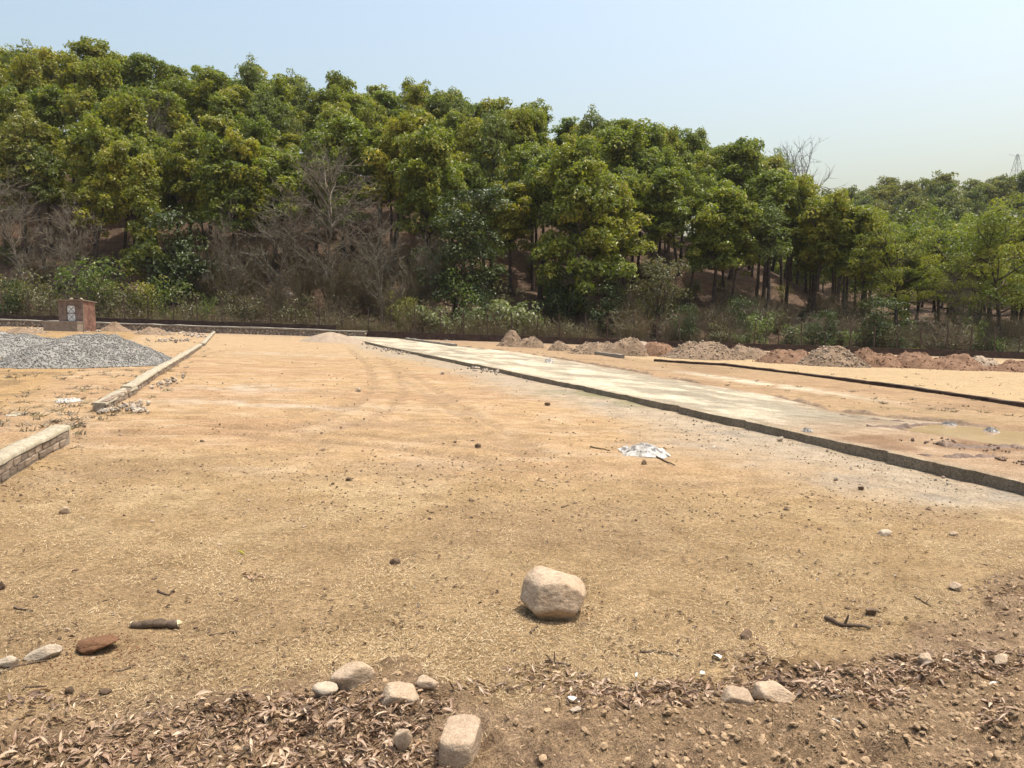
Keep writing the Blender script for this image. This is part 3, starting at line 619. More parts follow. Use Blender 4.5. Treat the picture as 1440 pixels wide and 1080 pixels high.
# ------------------------------------------------------------------ heaps
def heap(name, x0, x1, ytop, ybase, mat, seed, label, group=None, cat='soil heap', rocks=0, rock_mat=None, rsize=(0.08, 0.22), depth=0.75, peak=0.0, pebbles=0, psize=0.04, lumps=0.26, power=1.25, rough=0.20):
    gx, gy = ground_at((x0 + x1) / 2, ybase); rx = (x1 - x0) / 2 * gy / FOC; ry = rx * depth; cy = gy + ry * 0.8
    rx *= cy / gy; cx = ((x0 + x1) / 2 - 720) / FOC * cy
    base = float(plane(cx, cy)); zt = point_at(720, ytop, cy)[2]; h = max(zt - base, 0.2)
    o = thing(name, label, cat, (cx, cy, base), group=group)
    na, nr = 72, 26; th = np.linspace(0, 2 * math.pi, na, endpoint=False); rr = np.linspace(0, 1.12, nr)
    T, R = np.meshgrid(th, rr); edge = 1 + (fbm(np.cos(T) * 1.6 + 5, np.sin(T) * 1.6 + 5, 3, seed) - 0.5) * 0.5
    X = np.cos(T) * R * rx * edge + peak * rx * (1 - R); Y = np.sin(T) * R * ry * edge
    def hz(X, Y, R):
        R2 = np.sqrt(R * R + 0.03); prof = (1 - R2 ** power) / (1 - 0.173 ** power)
        return h * prof * (1 + (fbm(X * 1.5 / max(h, .3) * 0.6 + 3, Y * 1.5 / max(h, .3) * 0.6, 3, seed + 1) - 0.5) * lumps * 4 * (R > 0.02)) + (fbm(X * 5, Y * 5, 4, seed + 2) - 0.5) * rough * min(h, 1)
    Z = hz(X, Y, R) - TX * X - TY * Y
    Z[0] = Z[1].mean()
    V = np.stack([X, Y, Z], -1); i = np.arange(nr - 1)[:, None] * na; j = np.arange(na)[None]; k = (j + 1) % na
    mb = MB().add(V, np.stack([i + j, i + na + j, i + na + k, i + k], -1).reshape(-1, 4)[:, ::-1], 0.5)
    mb.build('heap_body', mat, o, True)
    r = np.random.default_rng(seed)
    def scatter(n, sz, low):
        t_ = r.uniform(0, 2 * math.pi, n); q = np.sqrt(r.uniform(low, 1.1, n)); ed = 1 + (fbm(np.cos(t_) * 1.6 + 5, np.sin(t_) * 1.6 + 5, 3, seed) - 0.5) * 0.5
        x = np.cos(t_) * q * rx * ed + peak * rx * (1 - q); y = np.sin(t_) * q * ry * ed
        return np.stack([x, y, np.maximum(hz(x, y, q), 0.0) - TX * x - TY * y + sz * 0.12], -1)
    if rocks:
        sz = r.uniform(*rsize, rocks) * r.uniform(0.5, 1, rocks); tag(chips(MB(), scatter(rocks, sz, 0.05), sz, r, 0.8, r.uniform(0.35, 1, rocks)).build('lumps', rock_mat or M['rubble'], o), kind='stuff')
    if pebbles:
        sz = r.uniform(0.6, 1.3, pebbles) * psize; tag(chips(MB(), scatter(pebbles, sz, 0.0), sz, r, 0.8, r.uniform(0.25, 0.75, pebbles)).build('chippings', mat, o), kind='stuff')
    return o
heap('gravel_heap', 26, 222, 472.5, 518, M['gravel'], 301, 'larger grey gravel heap on the left plot, nearest the low wall', 'grey gravel heaps', 'gravel heap', depth=1.6, pebbles=9000, psize=0.062, peak=0.15, lumps=0.14, power=1.7, rough=0.08)
heap('gravel_heap', -95, 132, 469, 503, M['gravel'], 302, 'grey gravel heap cut by the left edge of the photo', 'grey gravel heaps', 'gravel heap', depth=1.5, pebbles=8000, psize=0.062, lumps=0.14, power=1.7, rough=0.08)
heap('sand_heap', 420, 512, 466.8, 482, M['sandheap'], 303, 'low flat heap of grey sand near the far end of the road', None, 'sand heap', lumps=0.05, rough=0.04)
heap('soil_heap', 140, 188, 455, 466.5, M['heap_brown'], 304, 'small tan soil heap just right of the brick hut', 'soil heaps by the hut', rocks=30)
heap('soil_heap', 188, 245, 461.5, 471, M['heap_brown'], 305, 'low flattened soil heap between hut and far low wall', 'soil heaps by the hut', rocks=60)
heap('soil_heap', 5, 70, 461, 469, M['heap_brown'], 306, 'low pinkish soil heap left of the brick hut', 'soil heaps by the hut', rocks=40)
HEAPS = [(704, 738, 471, 487, 'b', 40, 'left of the two tan heaps standing alone by the boundary wall'), (727, 764, 473, 488, 'b', 60, 'right of the two tan heaps standing alone by the boundary wall'),
    (773, 803, 484, 493, 'b', 50, 'smallest low heap at the left start of the long spoil row'), (806, 868, 481, 498, 'b', 120, 'low stony brown heap behind the short dark kerb'),
    (848, 908, 476.5, 500, 'b', 60, 'tall smooth brown heap right of the short dark kerb'), (882, 925, 480, 492, 'p', 15, 'pale heap half hidden behind its brown and red neighbours'),
    (900, 956, 479.5, 501, 'r', 30, 'first reddish heap of the long spoil row'), (948, 1034, 479.5, 505, 'b', 260, 'wide stony heap strewn with broken rock left of centre in the spoil row'),
    (1026, 1086, 487, 505, 'b', 50, 'smooth greyish brown heap between the stony and the red heap'), (1072, 1146, 490, 511, 'r', 60, 'broad low red heap in the middle of the spoil row'),
    (1133, 1212, 490, 515, 'b', 280, 'stony heap with large rocks at its foot in the spoil row'), (1198, 1264, 491.5, 516, 'r', 70, 'reddish heap in front of the round dark green bush'),
    (1252, 1316, 494.5, 517.5, 'r', 50, 'second reddish heap right of the round dark green bush'), (1302, 1374, 497.5, 519.5, 'r', 60, 'last large reddish heap of the spoil row'),
    (1362, 1412, 504, 519, 'p', 20, 'small grey heap right of the last large red heap'), (1392, 1470, 509, 523, 'r', 80, 'low red heap cut by the right edge of the photo'), (1460, 1560, 508, 526, 'b', 80, 'brown heap just beyond the right edge')]
for k, (a, b, tp, bs, kind, nrk, lab) in enumerate(HEAPS):
    heap('soil_heap', a - 0.13 * (b - a), b + 0.13 * (b - a), tp - 1.5, bs + 0.6, {'b': M['heap_brown'], 'r': M['heap_red'], 'p': M['sandheap']}[kind], 320 + k * 5, lab, 'spoil heaps along the far side', rocks=nrk * 3 + 60, rock_mat=M['heap_rock'] if kind != 'r' else M['heap_red'], rsize=(0.07, 0.2) if nrk < 200 else (0.06, 0.26), depth=0.9, power=1.6, peak=0.2 * math.sin(k * 2.1))

# ------------------------------------------------------------------ trees and shrubs: prototypes (meshes shared by the copies)
def clump_leaves(mb, cen, rad, rng, dens, size, flat=0.75, up=0.35, tint=(0.2, 0.8)):
    cen = np.asarray(cen); rad = np.asarray(rad)
    cnt = np.maximum(6, (dens * rad ** 2).astype(int)); idx = np.repeat(np.arange(len(cen)), cnt); n = len(idx)
    d = unit(rng.normal(size=(n, 3))); d[:, 2] = np.where(d[:, 2] < -0.45, -d[:, 2] * 0.8, d[:, 2]); d = unit(d)
    lump = 1 + 0.28 * np.sin(d[:, 0] * 5 + idx * 1.7) * np.sin(d[:, 1] * 5 + idx) + rng.normal(0, 0.10, n)
    rr = rad[idx] * np.cbrt(rng.uniform(0.45, 1.0, n)) * lump
    C = cen[idx] + d * rr[:, None] * np.array([1, 1, flat])
    nrm = unit(d * 0.8 + np.array([0, 0, up]) + rng.normal(0, 0.42, (n, 3)))
    base = rng.uniform(*tint, len(cen))[idx]; tn = np.clip(base + rng.normal(0, 0.2, n), 0, 1)
    cards(mb, C, nrm, size * rng.uniform(0.65, 1.35, n), rng, 0.6, 0.3, tn)
def curve(p0, d0, L, rng, n=6, wob=0.12, lift=0.0):
    P = [np.array(p0, float)]; d = unit(np.array(d0, float))
    for k in range(n - 1):
        d = unit(d + rng.normal(0, wob, 3) + np.array([0, 0, lift])); P.append(P[-1] + d * L / (n - 1))
    return np.array(P)
def tree_mesh(seed, H=16.0, cb=0.36, width=3.6, limbs=15, dens=120, leaf=0.36, cr=(0.85, 1.45), shape='round', mat='leaf', lean=0.05, trunk_r=0.24, droop=0.0, flat=0.78):
    rng = np.random.default_rng(seed); wood = MB(); crown = MB()
    T = curve((0, 0, 0), (rng.normal(0, lean), rng.normal(0, lean), 1), H * 0.92, rng, 12, 0.045, 0.02)
    T[:, :2] *= 1.0; tr = np.linspace(1, 0.16, 12) * trunk_r * H / 16; tr[0] *= 1.5
    tube(wood, T, tr, 8); cen, rad = [], []
    def at(u): k = u * 11; i = min(int(k), 10); return T[i] + (T[i + 1] - T[i]) * (k - i)
    for k in range(limbs):
        u = cb + (0.97 - cb) * (k + rng.uniform(0, 0.9)) / limbs; v = (u - cb) / (1 - cb)
        if shape == 'round': w = width * (1 - (abs(v - 0.38) / 0.66) ** 2.2) ** 0.6 if abs(v - 0.38) < 0.66 else 0.3
        elif shape == 'column': w = width * (0.75 + 0.35 * math.sin(v * 9 + seed)) * (1 - 0.55 * v)
        else: w = width * (1.05 - 0.55 * v)
        w = max(w, 0.6) * rng.uniform(0.65, 1.25); az = k * 2.4 + rng.uniform(-0.6, 0.6)
        el = 0.35 + 0.85 * v + rng.uniform(-0.3, 0.35) - droop
        b = curve(at(u), (math.cos(az), math.sin(az), el), w * 1.12, rng, 7, 0.17, 0.05)
        tube(wood, b, np.linspace(0.42, 0.08, 7) * trunk_r * H / 16, 5)
        for q, rs in ((6, 1.0), (4, 0.85)):
            cen.append(b[q] + rng.normal(0, 0.2, 3)); rad.append(rng.uniform(*cr) * rs)
        for j in range(rng.integers(2, 5)):
            i0 = rng.integers(2, 6); sb = curve(b[i0], unit(rng.normal(size=3)) + np.array([math.cos(az), math.sin(az), 0.35]) * 0.8, w * rng.uniform(0.3, 0.6) + 0.4, rng, 4, 0.2, 0.05)
            tube(wood, sb, np.linspace(0.18, 0.05, 4) * trunk_r * H / 16, 4); cen.append(sb[-1]); rad.append(rng.uniform(*cr) * 0.85)
    cen.append(T[-1]); rad.append(cr[1] * 0.8)
    for u in np.linspace(cb + 0.08, 0.96, 8): cen.append(at(u) + rng.normal(0, 0.35, 3)); rad.append(rng.uniform(*cr) * (0.95 if shape != 'column' else 0.6))
    clump_leaves(crown, cen, rad, rng, dens, leaf, flat)
    return wood.mesh('trunk', M['bark'], True), crown.mesh('crown', M[mat])
def bare_mesh(seed, H=10.0, limbs=12, spread=3.5, twigs=900, droop=0.0, r0=0.13, low=0.25, mat='bare'):
    rng = np.random.default_rng(seed); wood = MB(); tw = MB()
    T = curve((0, 0, 0), (rng.normal(0, 0.08), 0, 1), H * 0.85, rng, 9, 0.09, 0.03); tube(wood, T, np.linspace(1, 0.2, 9) * r0, 7)
    segs = []
    for k in range(limbs):
        u = low + (0.97 - low) * k / limbs; i = u * 8; p = T[int(i)] + (T[min(int(i) + 1, 8)] - T[int(i)]) * (i % 1); az = k * 2.4 + rng.uniform(-0.5, 0.5)
        b = curve(p, (math.cos(az), math.sin(az), 0.55 + 0.5 * u), spread * (1.15 - 0.6 * u) * rng.uniform(0.7, 1.25), rng, 8, 0.16, 0.06 - droop); tube(wood, b, np.linspace(0.5, 0.1, 8) * r0, 5); segs.append(b)
        for j in range(4):
            i0 = rng.integers(2, 7); s = curve(b[i0], unit(b[i0] - b[i0 - 1]) + rng.normal(0, 0.55, 3), spread * rng.uniform(0.3, 0.6), rng, 6, 0.18, 0.05 - droop); tube(wood, s, np.linspace(0.2, 0.06, 6) * r0, 4); segs.append(s)
    A, B = [], []
    for _ in range(twigs):
        s = segs[rng.integers(len(segs))]; i0 = rng.integers(1, len(s)); d = unit(unit(s[i0] - s[i0 - 1]) + rng.normal(0, 0.5, 3) + np.array([0, 0, 0.1 - droop * 2])); A.append(s[i0]); B.append(s[i0] + d * rng.uniform(0.4, 1.3) * spread / 3.5)
    A, B = np.array(A), np.array(B); spikes(tw, A, B, 0.014 * H / 10 + 0.004)
    k = rng.integers(0, len(A), twigs); f = rng.uniform(0.3, 0.9, (twigs, 1)); A2 = A[k] * (1 - f) + B[k] * f
    spikes(tw, A2, A2 + unit(unit(B[k] - A[k]) + rng.normal(0, 0.5, (twigs, 3))) * rng.uniform(0.25, 0.7, (twigs, 1)) * spread / 3.5, 0.010 * H / 10 + 0.003)
    return wood.mesh('trunk', M[mat], True), tw.mesh('branches', M[mat])
def shrub_mesh(seed, H=2.0, W=1.2, clumps=26, dens=230, leaf=0.13, mat='leaf_bright', cr=(0.28, 0.5), stems=6):
    rng = np.random.default_rng(seed); wood = MB(); lf = MB(); cen, rad = [], []
    for k in range(stems):
        az = k * 2.4 + rng.uniform(-0.4, 0.4); b = curve((rng.normal(0, 0.08), rng.normal(0, 0.08), 0), (math.cos(az) * 0.55 * W / H, math.sin(az) * 0.55 * W / H, 1), H * rng.uniform(0.65, 0.95), rng, 7, 0.14, 0.02); tube(wood, b, np.linspace(0.03, 0.008, 7) * H / 2, 4)
        for q in (2, 4, 5, 6): cen.append(b[q] + rng.normal(0, 0.12 * W, 3)); rad.append(rng.uniform(*cr))
    while len(cen) < clumps:
        a = rng.uniform(0, 6.283); v = rng.uniform(0.12, 0.95); w = W * math.sqrt(max(0.05, 1 - (2 * v - 0.85) ** 2 * 0.75)) * rng.uniform(0.3, 1); cen.append(np.array([math.cos(a) * w, math.sin(a) * w, v * H])); rad.append(rng.uniform(*cr))
    clump_leaves(lf, cen, rad, rng, dens, leaf, 0.85); return wood.mesh('stems', M['bark'], True), lf.mesh('foliage', M[mat])
def drybush_mesh(seed, H=3.0, W=1.6, n=130, leaves=500, mat='brush'):
    rng = np.random.default_rng(seed); mb = MB(); lf = MB()
    a = rng.uniform(0, 6.283, n); A = np.stack([np.cos(a) * 0.25 * W * rng.uniform(0, 1, n), np.sin(a) * 0.25 * W * rng.uniform(0, 1, n), np.zeros(n)], -1)
    B = A + np.stack([np.cos(a) * W * rng.uniform(0.1, 1.0, n), np.sin(a) * W * rng.uniform(0.1, 1.0, n), H * rng.uniform(0.45, 1.0, n)], -1)
    spikes(mb, A, B, 0.018, rng.uniform(0, 1, n)); lv = [(A, B)]
    for m, L, r_ in ((n * 5, 0.42, 0.012), (n * 9, 0.22, 0.009)):
        A0, B0 = lv[-1]; k = rng.integers(0, len(A0), m); f = rng.uniform(0.25, 0.95, (m, 1)); P = A0[k] * (1 - f) + B0[k] * f
        Q = P + unit(unit(B0[k] - A0[k]) + rng.normal(0, 0.5, (m, 3))) * rng.uniform(0.4, 1.0, (m, 1)) * L * H * 0.7; spikes(mb, P, Q, r_, rng.uniform(0, 1, m)); lv.append((P, Q))
    P, Q = lv[-1]; k = rng.integers(0, len(P), leaves); cards(lf, Q[k] + rng.normal(0, 0.05, (leaves, 3)), rng.normal(size=(leaves, 3)), rng.uniform(0.05, 0.13, leaves), rng, 0.6, 0.3, rng.uniform(0, 1, leaves))
    return mb.mesh('stems', M['brush'], False), lf.mesh('foliage', M[mat])
def plant(name, meshes, names, x, y, h, H0, wide, label, cat, group=None, rz=None, z=None, sink=0.1):
    z0 = gz(x, y) if z is None else z; s = h / H0
    o = thing(name, label, cat, (x, y, z0 - sink), random.uniform(0, 6.28) if rz is None else rz, (s * wide, s * wide, s), group)
    for me, n in zip(meshes, names): link(n, me, o)
    return o
random.seed(11)
TREES = [tree_mesh(401 + k * 13, cb=c, width=w, limbs=l, shape=sh, dens=(135, 130, 135, 85, 135, 110)[k], mat=('leaf', 'leaf', 'leaf', 'leaf_grey', 'leaf', 'leaf')[k], cr=((0.6, 1.15), (0.55, 1.0), (0.65, 1.2), (0.5, 1.0), (0.55, 1.0), (0.55, 1.25))[k], leaf=(0.36, 0.32, 0.36, 0.3, 0.33, 0.38)[k]) for k, (c, w, l, sh) in enumerate([(0.50, 2.3, 21, 'round'), (0.56, 2.1, 18, 'round'), (0.42, 2.5, 24, 'round'), (0.57, 2.5, 18, 'round'), (0.46, 2.1, 21, 'cone'), (0.46, 2.7, 22, 'round')])]
COLUMN = tree_mesh(611, cb=0.16, width=1.7, limbs=22, shape='column', cr=(0.6, 1.05), dens=170, leaf=0.27)
BIGTREE = tree_mesh(627, cb=0.14, width=4.2, limbs=26, shape='round', cr=(0.8, 1.4), dens=150, droop=0.15)
SPREAD = tree_mesh(643, H=14, cb=0.30, width=5.2, limbs=20, shape='round', cr=(0.9, 1.4), dens=120, leaf=0.24, trunk_r=0.3, lean=0.12)
DARKTREE = tree_mesh(659, H=12, cb=0.12, width=3.0, limbs=22, cr=(0.6, 1.1), dens=130, leaf=0.26, mat='leaf_dark')
FARTREES = [tree_mesh(701 + k * 7, cb=0.3, width=4.0, limbs=12, dens=36, leaf=0.55, cr=(1.0, 1.7), mat='leaf_far') for k in range(3)]
BARES = [bare_mesh(801, 11, 24, 3.6, 1100, 0.03, 0.10), bare_mesh(802, 9, 20, 3.0, 900, 0.06, 0.08), bare_mesh(803, 8, 17, 2.8, 800, 0.02, 0.07)]
SKYBARE = bare_mesh(811, 10, 14, 4.0, 500, 0.0, 0.12, 0.55)
TN, BN, SN = ('trunk', 'crown'), ('trunk', 'branches'), ('stems', 'foliage')

# skyline trees of the hill
CREST = [(-190, 75), (-130, 60), (-70, 70), (-25, 66), (22, 62), (70, 88), (122, 60), (160, 78), (196, 88), (238, 94), (312, 94), (352, 108), (386, 97), (438, 116), (488, 106), (528, 128), (575, 114), (622, 128), (662, 143), (694, 133), (754, 149), (790, 168), (826, 153), (868, 166), (926, 186), (984, 178), (1018, 206), (1062, 211), (1108, 262), (1150, 276)]
ORD = ['first', 'second', 'third', 'fourth', 'fifth', 'sixth', 'seventh', 'eighth', 'ninth', 'tenth', 'eleventh', 'twelfth', 'thirteenth', 'fourteenth', 'fifteenth', 'sixteenth', 'seventeenth', 'eighteenth', 'nineteenth', 'twentieth', 'twenty-first', 'twenty-second', 'twenty-third', 'twenty-fourth', 'twenty-fifth', 'twenty-sixth']
nvis = 0
for k, (px, py) in enumerate(CREST):
    Y = 121 + random.uniform(-5, 5); x, y, zt = point_at(px, py, Y); h = min(max(zt - gz(x, y), 10.5), 22)
    if px < 0: lab = '%s skyline tree counted outwards beyond the left edge of the photo' % ORD[3 - k]
    else: lab = '%s tree from the left along the skyline of the wooded hill' % ORD[nvis]; nvis += 1
    plant('sal_tree', TREES[(k * 5 + k // 3) % 6], TN, x, y, h, 15.9, random.uniform(0.95, 1.2) * 15 / h, lab, 'tree', 'trees on the hill skyline')
for k, ((xa, ya), (xb, yb)) in enumerate(zip(CREST[:-1], CREST[1:])):
    Y = 127 + random.uniform(-2, 3); x, y, zt = point_at((xa + xb) / 2 + random.uniform(-6, 6), (ya + yb) / 2 + random.uniform(6, 20), Y); h = min(max(zt - gz(x, y), 10), 21)
    plant('sal_tree', TREES[(k * 7 + 2) % 6], TN, x, y, h, 15.9, random.uniform(1.0, 1.3) * 15 / h, 'tree filling a gap just behind the first skyline trees of the wooded hill', 'tree', 'second rank of skyline trees')
# trees packed on the slope between front row and skyline
for row, (Y, off, sp) in enumerate(((114, 20, 38), (108, -10, 40), (102, 5, 43), (96, 22, 47), (90.5, 0, 52))):
    px = -230 + off
    while px < 1650:
        p = px + random.uniform(-18, 18); yy = Y + random.uniform(-3.5, 3.5); x = (p - 720) / FOC * yy; h = random.uniform(12.5, 17.5)
        if p > 1120: h *= 0.86
        plant('sal_tree', TREES[random.randrange(6)], TN, x, yy, h, 15.9, random.uniform(0.85, 1.12), 'green tree among the crowded crowns on the slope below the hill skyline', 'tree', 'crowded trees on the slope')
        px += sp
# front row, each one as it stands along the foot of the hill
FRONT = [(-150, 210, 86, 0, 1, 'leafy tree just beyond the left edge at the foot of the hill'), (-70, 170, 88, 2, 1, 'tall tree standing at the left edge of the wood'), (22, 150, 88, 3, 1.05, 'tall yellow-green tree at the left edge of the wood'), (118, 192, 84, 4, 0.85, 'bushy mid-height tree left of the narrow leafy column'),
    (201, 196, 82, 'C', 1.0, 'narrow column-shaped tree clothed in leaves to the ground'), (258, 178, 90, 1, 1, 'tree with bare lower trunk right of the narrow leafy column'), (330, 190, 86, 2, 1.1, 'broad round-crowned tree left of the big bare grey tree'), (398, 205, 88, 5, 0.95, 'round-crowned tree directly behind the brown thicket'),
    (478, 160, 92, 0, 1.05, 'yellow-topped tall tree above the big bare grey tree'), (545, 158, 90, 5, 1.05, 'yellow-green tree right of the big bare grey tree'), (592, 186, 86, 2, 1.0, 'dense tree above the bright green roadside bush'), (640, 265, 80, 'D', 1.0, 'dark green low-branched tree right of the brown thicket'),
    (690, 150, 94, 3, 0.95, 'slender tree standing over the gap of bare slope'), (760, 212, 88, 1, 0.95, 'tree with long dark trunk left of the tallest front tree'), (826, 208, 81, 'B', 1.0, 'tallest front tree, leafy almost to the ground'), (888, 255, 84, 5, 0.9, 'round-crowned tree right of the tallest front tree'),
    (945, 232, 90, 0, 1.0, 'tall tree above the pale round small tree'), (1008, 262, 86, 2, 1.0, 'yellow-green tree over the trunks right of the pale small tree'), (1085, 282, 86, 3, 1.0, 'tree with dark trunks in front of the skyline bare tree'), (1148, 278, 90, 5, 0.95, 'round-crowned tree where the near hill ends'),
    (1222, 288, 86, 0, 1.05, 'broad tree standing left of the far hill'), (1272, 330, 82, 'S', 0.8, 'spreading tree behind the round dark green bush'), (1345, 318, 88, 'S', 0.95, 'pale thin-crowned tree with bare lower boughs at the right'), (1415, 318, 82, 'S', 1.0, 'spreading tree with forked dark trunk at the right edge'), (1500, 300, 88, 5, 1.0, 'tree just beyond the right edge'), (1580, 310, 84, 2, 1.0, 'round tree farther beyond the right edge')]
KIND = {'C': (COLUMN, 15.6), 'B': (BIGTREE, 15.9), 'S': (SPREAD, 13.8), 'D': (DARKTREE, 11.9)}
for (px, py, Y, kd, wd, lab) in FRONT:
    me, H0 = KIND.get(kd, (TREES[kd] if isinstance(kd, int) else None, 15.9)); x, y, zt = point_at(px, py, Y); h = zt - gz(x, y)
    plant('sal_tree' if isinstance(kd, int) else 'leafy_tree', me, TN, x, y, h, H0, wd * 1.08 * 16 / max(h, 15), lab, 'tree', 'trees along the foot of the hill')
# the wood on the far hill
for kk, (px, py, Y) in enumerate([(1130, 300, 200), (1165, 292, 215), (1185, 272, 240), (1212, 268, 245), (1242, 262, 250), (1262, 247, 252), (1290, 255, 248), (1300, 251, 255), (1335, 250, 250), (1368, 252, 252), (1402, 248, 250), (1440, 252, 255), (1478, 250, 250), (1515, 248, 252), (1560, 250, 250)]):
    x, y, zt = point_at(px, py, Y); plant('far_tree', FARTREES[random.randrange(3)], TN, x, y, max(zt - gz(x, y), 9), 15.9, 1.0, '%s distant tree from the left on the far right hill skyline' % ORD[kk], 'tree', 'far hill skyline trees')
for Y, sp in ((238, 26), (225, 28), (212, 30), (198, 32), (183, 34), (168, 36), (150, 40), (132, 44)):
    px = 1040 + random.uniform(0, 20)
    while px < 1640:
        p = px + random.uniform(-10, 10); x = (p - 720) / FOC * Y; plant('far_tree', FARTREES[random.randrange(3)], TN, x, Y + random.uniform(-5, 5), random.uniform(13, 17), 15.9, random.uniform(0.9, 1.15), 'distant tree in the mass of crowns covering the far right hill', 'tree', 'far hill trees')
        px += sp
# bare trees
for px, py, Y, k, wd, lab in [(468, 205, 79, 0, 1.0, 'big bare grey tree with many fine branches at mid left'), (375, 262, 78, 1, 1.1, 'smaller bare grey tree left of the big bare one'), (535, 300, 77, 2, 1.2, 'bare brownish tree right of the big bare grey one'), (315, 300, 77.5, 2, 0.8, 'thin bare grey tree beside the brown thicket, left of the others'),
        (30, 235, 80, 1, 1.0, 'bare branched tree at the left edge of the photo'), (88, 290, 78, 2, 1.1, 'low bare tree behind the brick hut'), (212, 155, 96, 2, 0.8, 'pale bare tree among the green crowns at upper left'), (1362, 372, 80, 1, 1.1, 'bare grey tree between the spreading trees at the right'), (610, 320, 79, 1, 0.8, 'bare twiggy tree behind the pale green bushes')]:
    x, y, zt = point_at(px, py, Y); H0 = (11, 9, 8)[k] * 0.98; plant('bare_tree', BARES[k], BN, x, y, zt - gz(x, y), H0, wd * H0 / (zt - gz(x, y)) * (zt - gz(x, y)) / 11, lab, 'bare tree', 'bare trees in the wood')
x, y, zt = point_at(1112, 218, 116); h = zt - gz(x, y); plant('bare_tree', SKYBARE, BN, x, y, h, 9.8, 0.85, 'leafless tree standing out against the sky where the hill drops', 'bare tree', 'bare trees in the wood')

# shrubs behind the boundary wall
SHRUBS = {'bright': (shrub_mesh(901, 2.6, 1.5), 2.6), 'yellow': (shrub_mesh(902, 2.6, 1.4, mat='leaf_yellow'), 2.6), 'pale': (shrub_mesh(903, 1.8, 1.5, mat='leaf_pale', leaf=0.16), 1.8), 'olive': (shrub_mesh(904, 2.2, 1.5, mat='leaf_olive', leaf=0.11), 2.2),
    'dark': (shrub_mesh(905, 3.4, 1.6, 44, 260, 0.15, 'leaf_dark', (0.35, 0.65)), 3.4), 'tall': (shrub_mesh(906, 6.0, 2.6, 60, 120, 0.2, 'leaf_olive', (0.5, 0.9), 8), 6.0), 'olive2': (shrub_mesh(908, 2.4, 1.3, 22, 200, mat='leaf_olive'), 2.4)}
DRY = [drybush_mesh(921 + k, 3.2, 1.9, 130, 700) for k in range(3)]
SP = [(-40, 375, 76, 'dark', 1.2, 'dark bush cut by the left edge of the photo'), (8, 395, 74, 'dark', 1.0, 'dark green bush at the left edge beside the boundary wall'), (45, 375, 75, 'olive', 1.3, 'airy olive shrub left of the brick hut'), (112, 368, 74, 'bright', 1.2, 'tall bright green shrub just behind the brick hut'), (150, 385, 75, 'olive2', 1.2, 'olive shrub behind the hut roof on its right'),
    (200, 385, 74, 'yellow', 1.3, 'yellow-green feathery shrub right of the brick hut'), (262, 402, 73, 'olive', 1.3, 'spreading olive shrub right of the yellow-green one'), (292, 415, 71.6, 'bright', 0.6, 'small green shrub leaning over the boundary wall near the far low wall'), (568, 408, 75, 'yellow', 1.0, 'yellowish shrub behind the fence in front of the brown thicket'),
    (642, 382, 77, 'bright', 1.25, 'bright green bush at the middle of the fence'), (612, 428, 73, 'pale', 1.3, 'left of two pale leafy bushes behind the fence'), (728, 420, 74, 'pale', 1.5, 'right of two pale leafy bushes behind the fence'), (700, 390, 78, 'olive', 1.2, 'olive bush right of the bright green bush'), (672, 415, 76, 'dark', 0.9, 'dark low bush between the two pale bushes'), (800, 450, 73, 'olive2', 1.1, 'small olive shrub left of the dark foot of the tallest front tree'),
    (922, 362, 79, 'tall', 1.0, 'pale round small tree right of the tallest front tree'), (965, 430, 75, 'dark', 0.8, 'dark glossy bush right of the pale small tree'), (1045, 420, 77, 'dark', 1.0, 'dark bush behind the bright bush by the spoil heaps'), (1072, 440, 73, 'bright', 1.5, 'bright green bush behind the left part of the spoil row'),
    (1162, 438, 76, 'dark', 0.9, 'narrow dark green bush left of the round one'), (1243, 421, 73, 'dark', 1.35, 'big round dark green bush behind the spoil heaps'), (1292, 485, 72, 'yellow', 1.0, 'low yellowish shrub right of the round dark green bush'), (1330, 475, 73, 'olive2', 1.2, 'low olive shrub in front of the bare grey tree at the right'), (1372, 448, 76, 'bright', 1.1, 'leafy green shrub left of the forked trunk at the right'), (1425, 480, 73, 'olive', 1.2, 'olive shrub at the right edge below the forked trunk'), (1490, 450, 75, 'bright', 1.2, 'bright shrub beyond the right edge'),
    (70, 392, 73, 'olive', 1.3, 'olive shrub close behind the wall left of the hut'), (25, 385, 77, 'yellow', 1.3, 'yellow-green shrub among darker ones at the far left'), (140, 362, 77, 'bright', 1.4, 'tall green shrub behind the hut, right of the bright one'), (178, 398, 72.8, 'olive2', 1.3, 'olive shrub between hut and the yellow-green feathery shrub'), (232, 392, 76, 'bright', 1.3, 'green shrub just right of the yellow-green feathery shrub'), (320, 408, 75, 'olive', 1.3, 'olive shrub behind the wall at the end of the far low wall'),
    (355, 415, 74, 'olive2', 1.3, 'low olive shrub right of the far low wall end'), (420, 412, 75, 'olive', 1.4, 'low olive shrub below the smaller bare grey tree'), (590, 432, 73.5, 'bright', 1.2, 'low green shrub left of the pale leafy bush'), (655, 430, 74, 'pale', 1.1, 'small pale bush between the two larger pale bushes'), (760, 440, 74, 'olive', 1.3, 'olive shrub right of the pale leafy bushes'), (1010, 452, 73, 'olive', 1.3, 'olive shrub left of the bright bush behind the spoil row'), (1110, 455, 73.5, 'olive2', 1.3, 'olive shrub right of the bright bush behind the spoil row'), (1200, 462, 73, 'bright', 1.2, 'low green shrub left of the big round dark bush'),
    (240, 300, 82, 'dark', 1.3, 'dark bush low on the slope right of the leafy column'), (790, 380, 80, 'dark', 1.2, 'dark undergrowth bush left of the tallest front tree'), (850, 400, 79, 'dark', 1.4, 'dark undergrowth bush at the foot of the tallest front tree')]
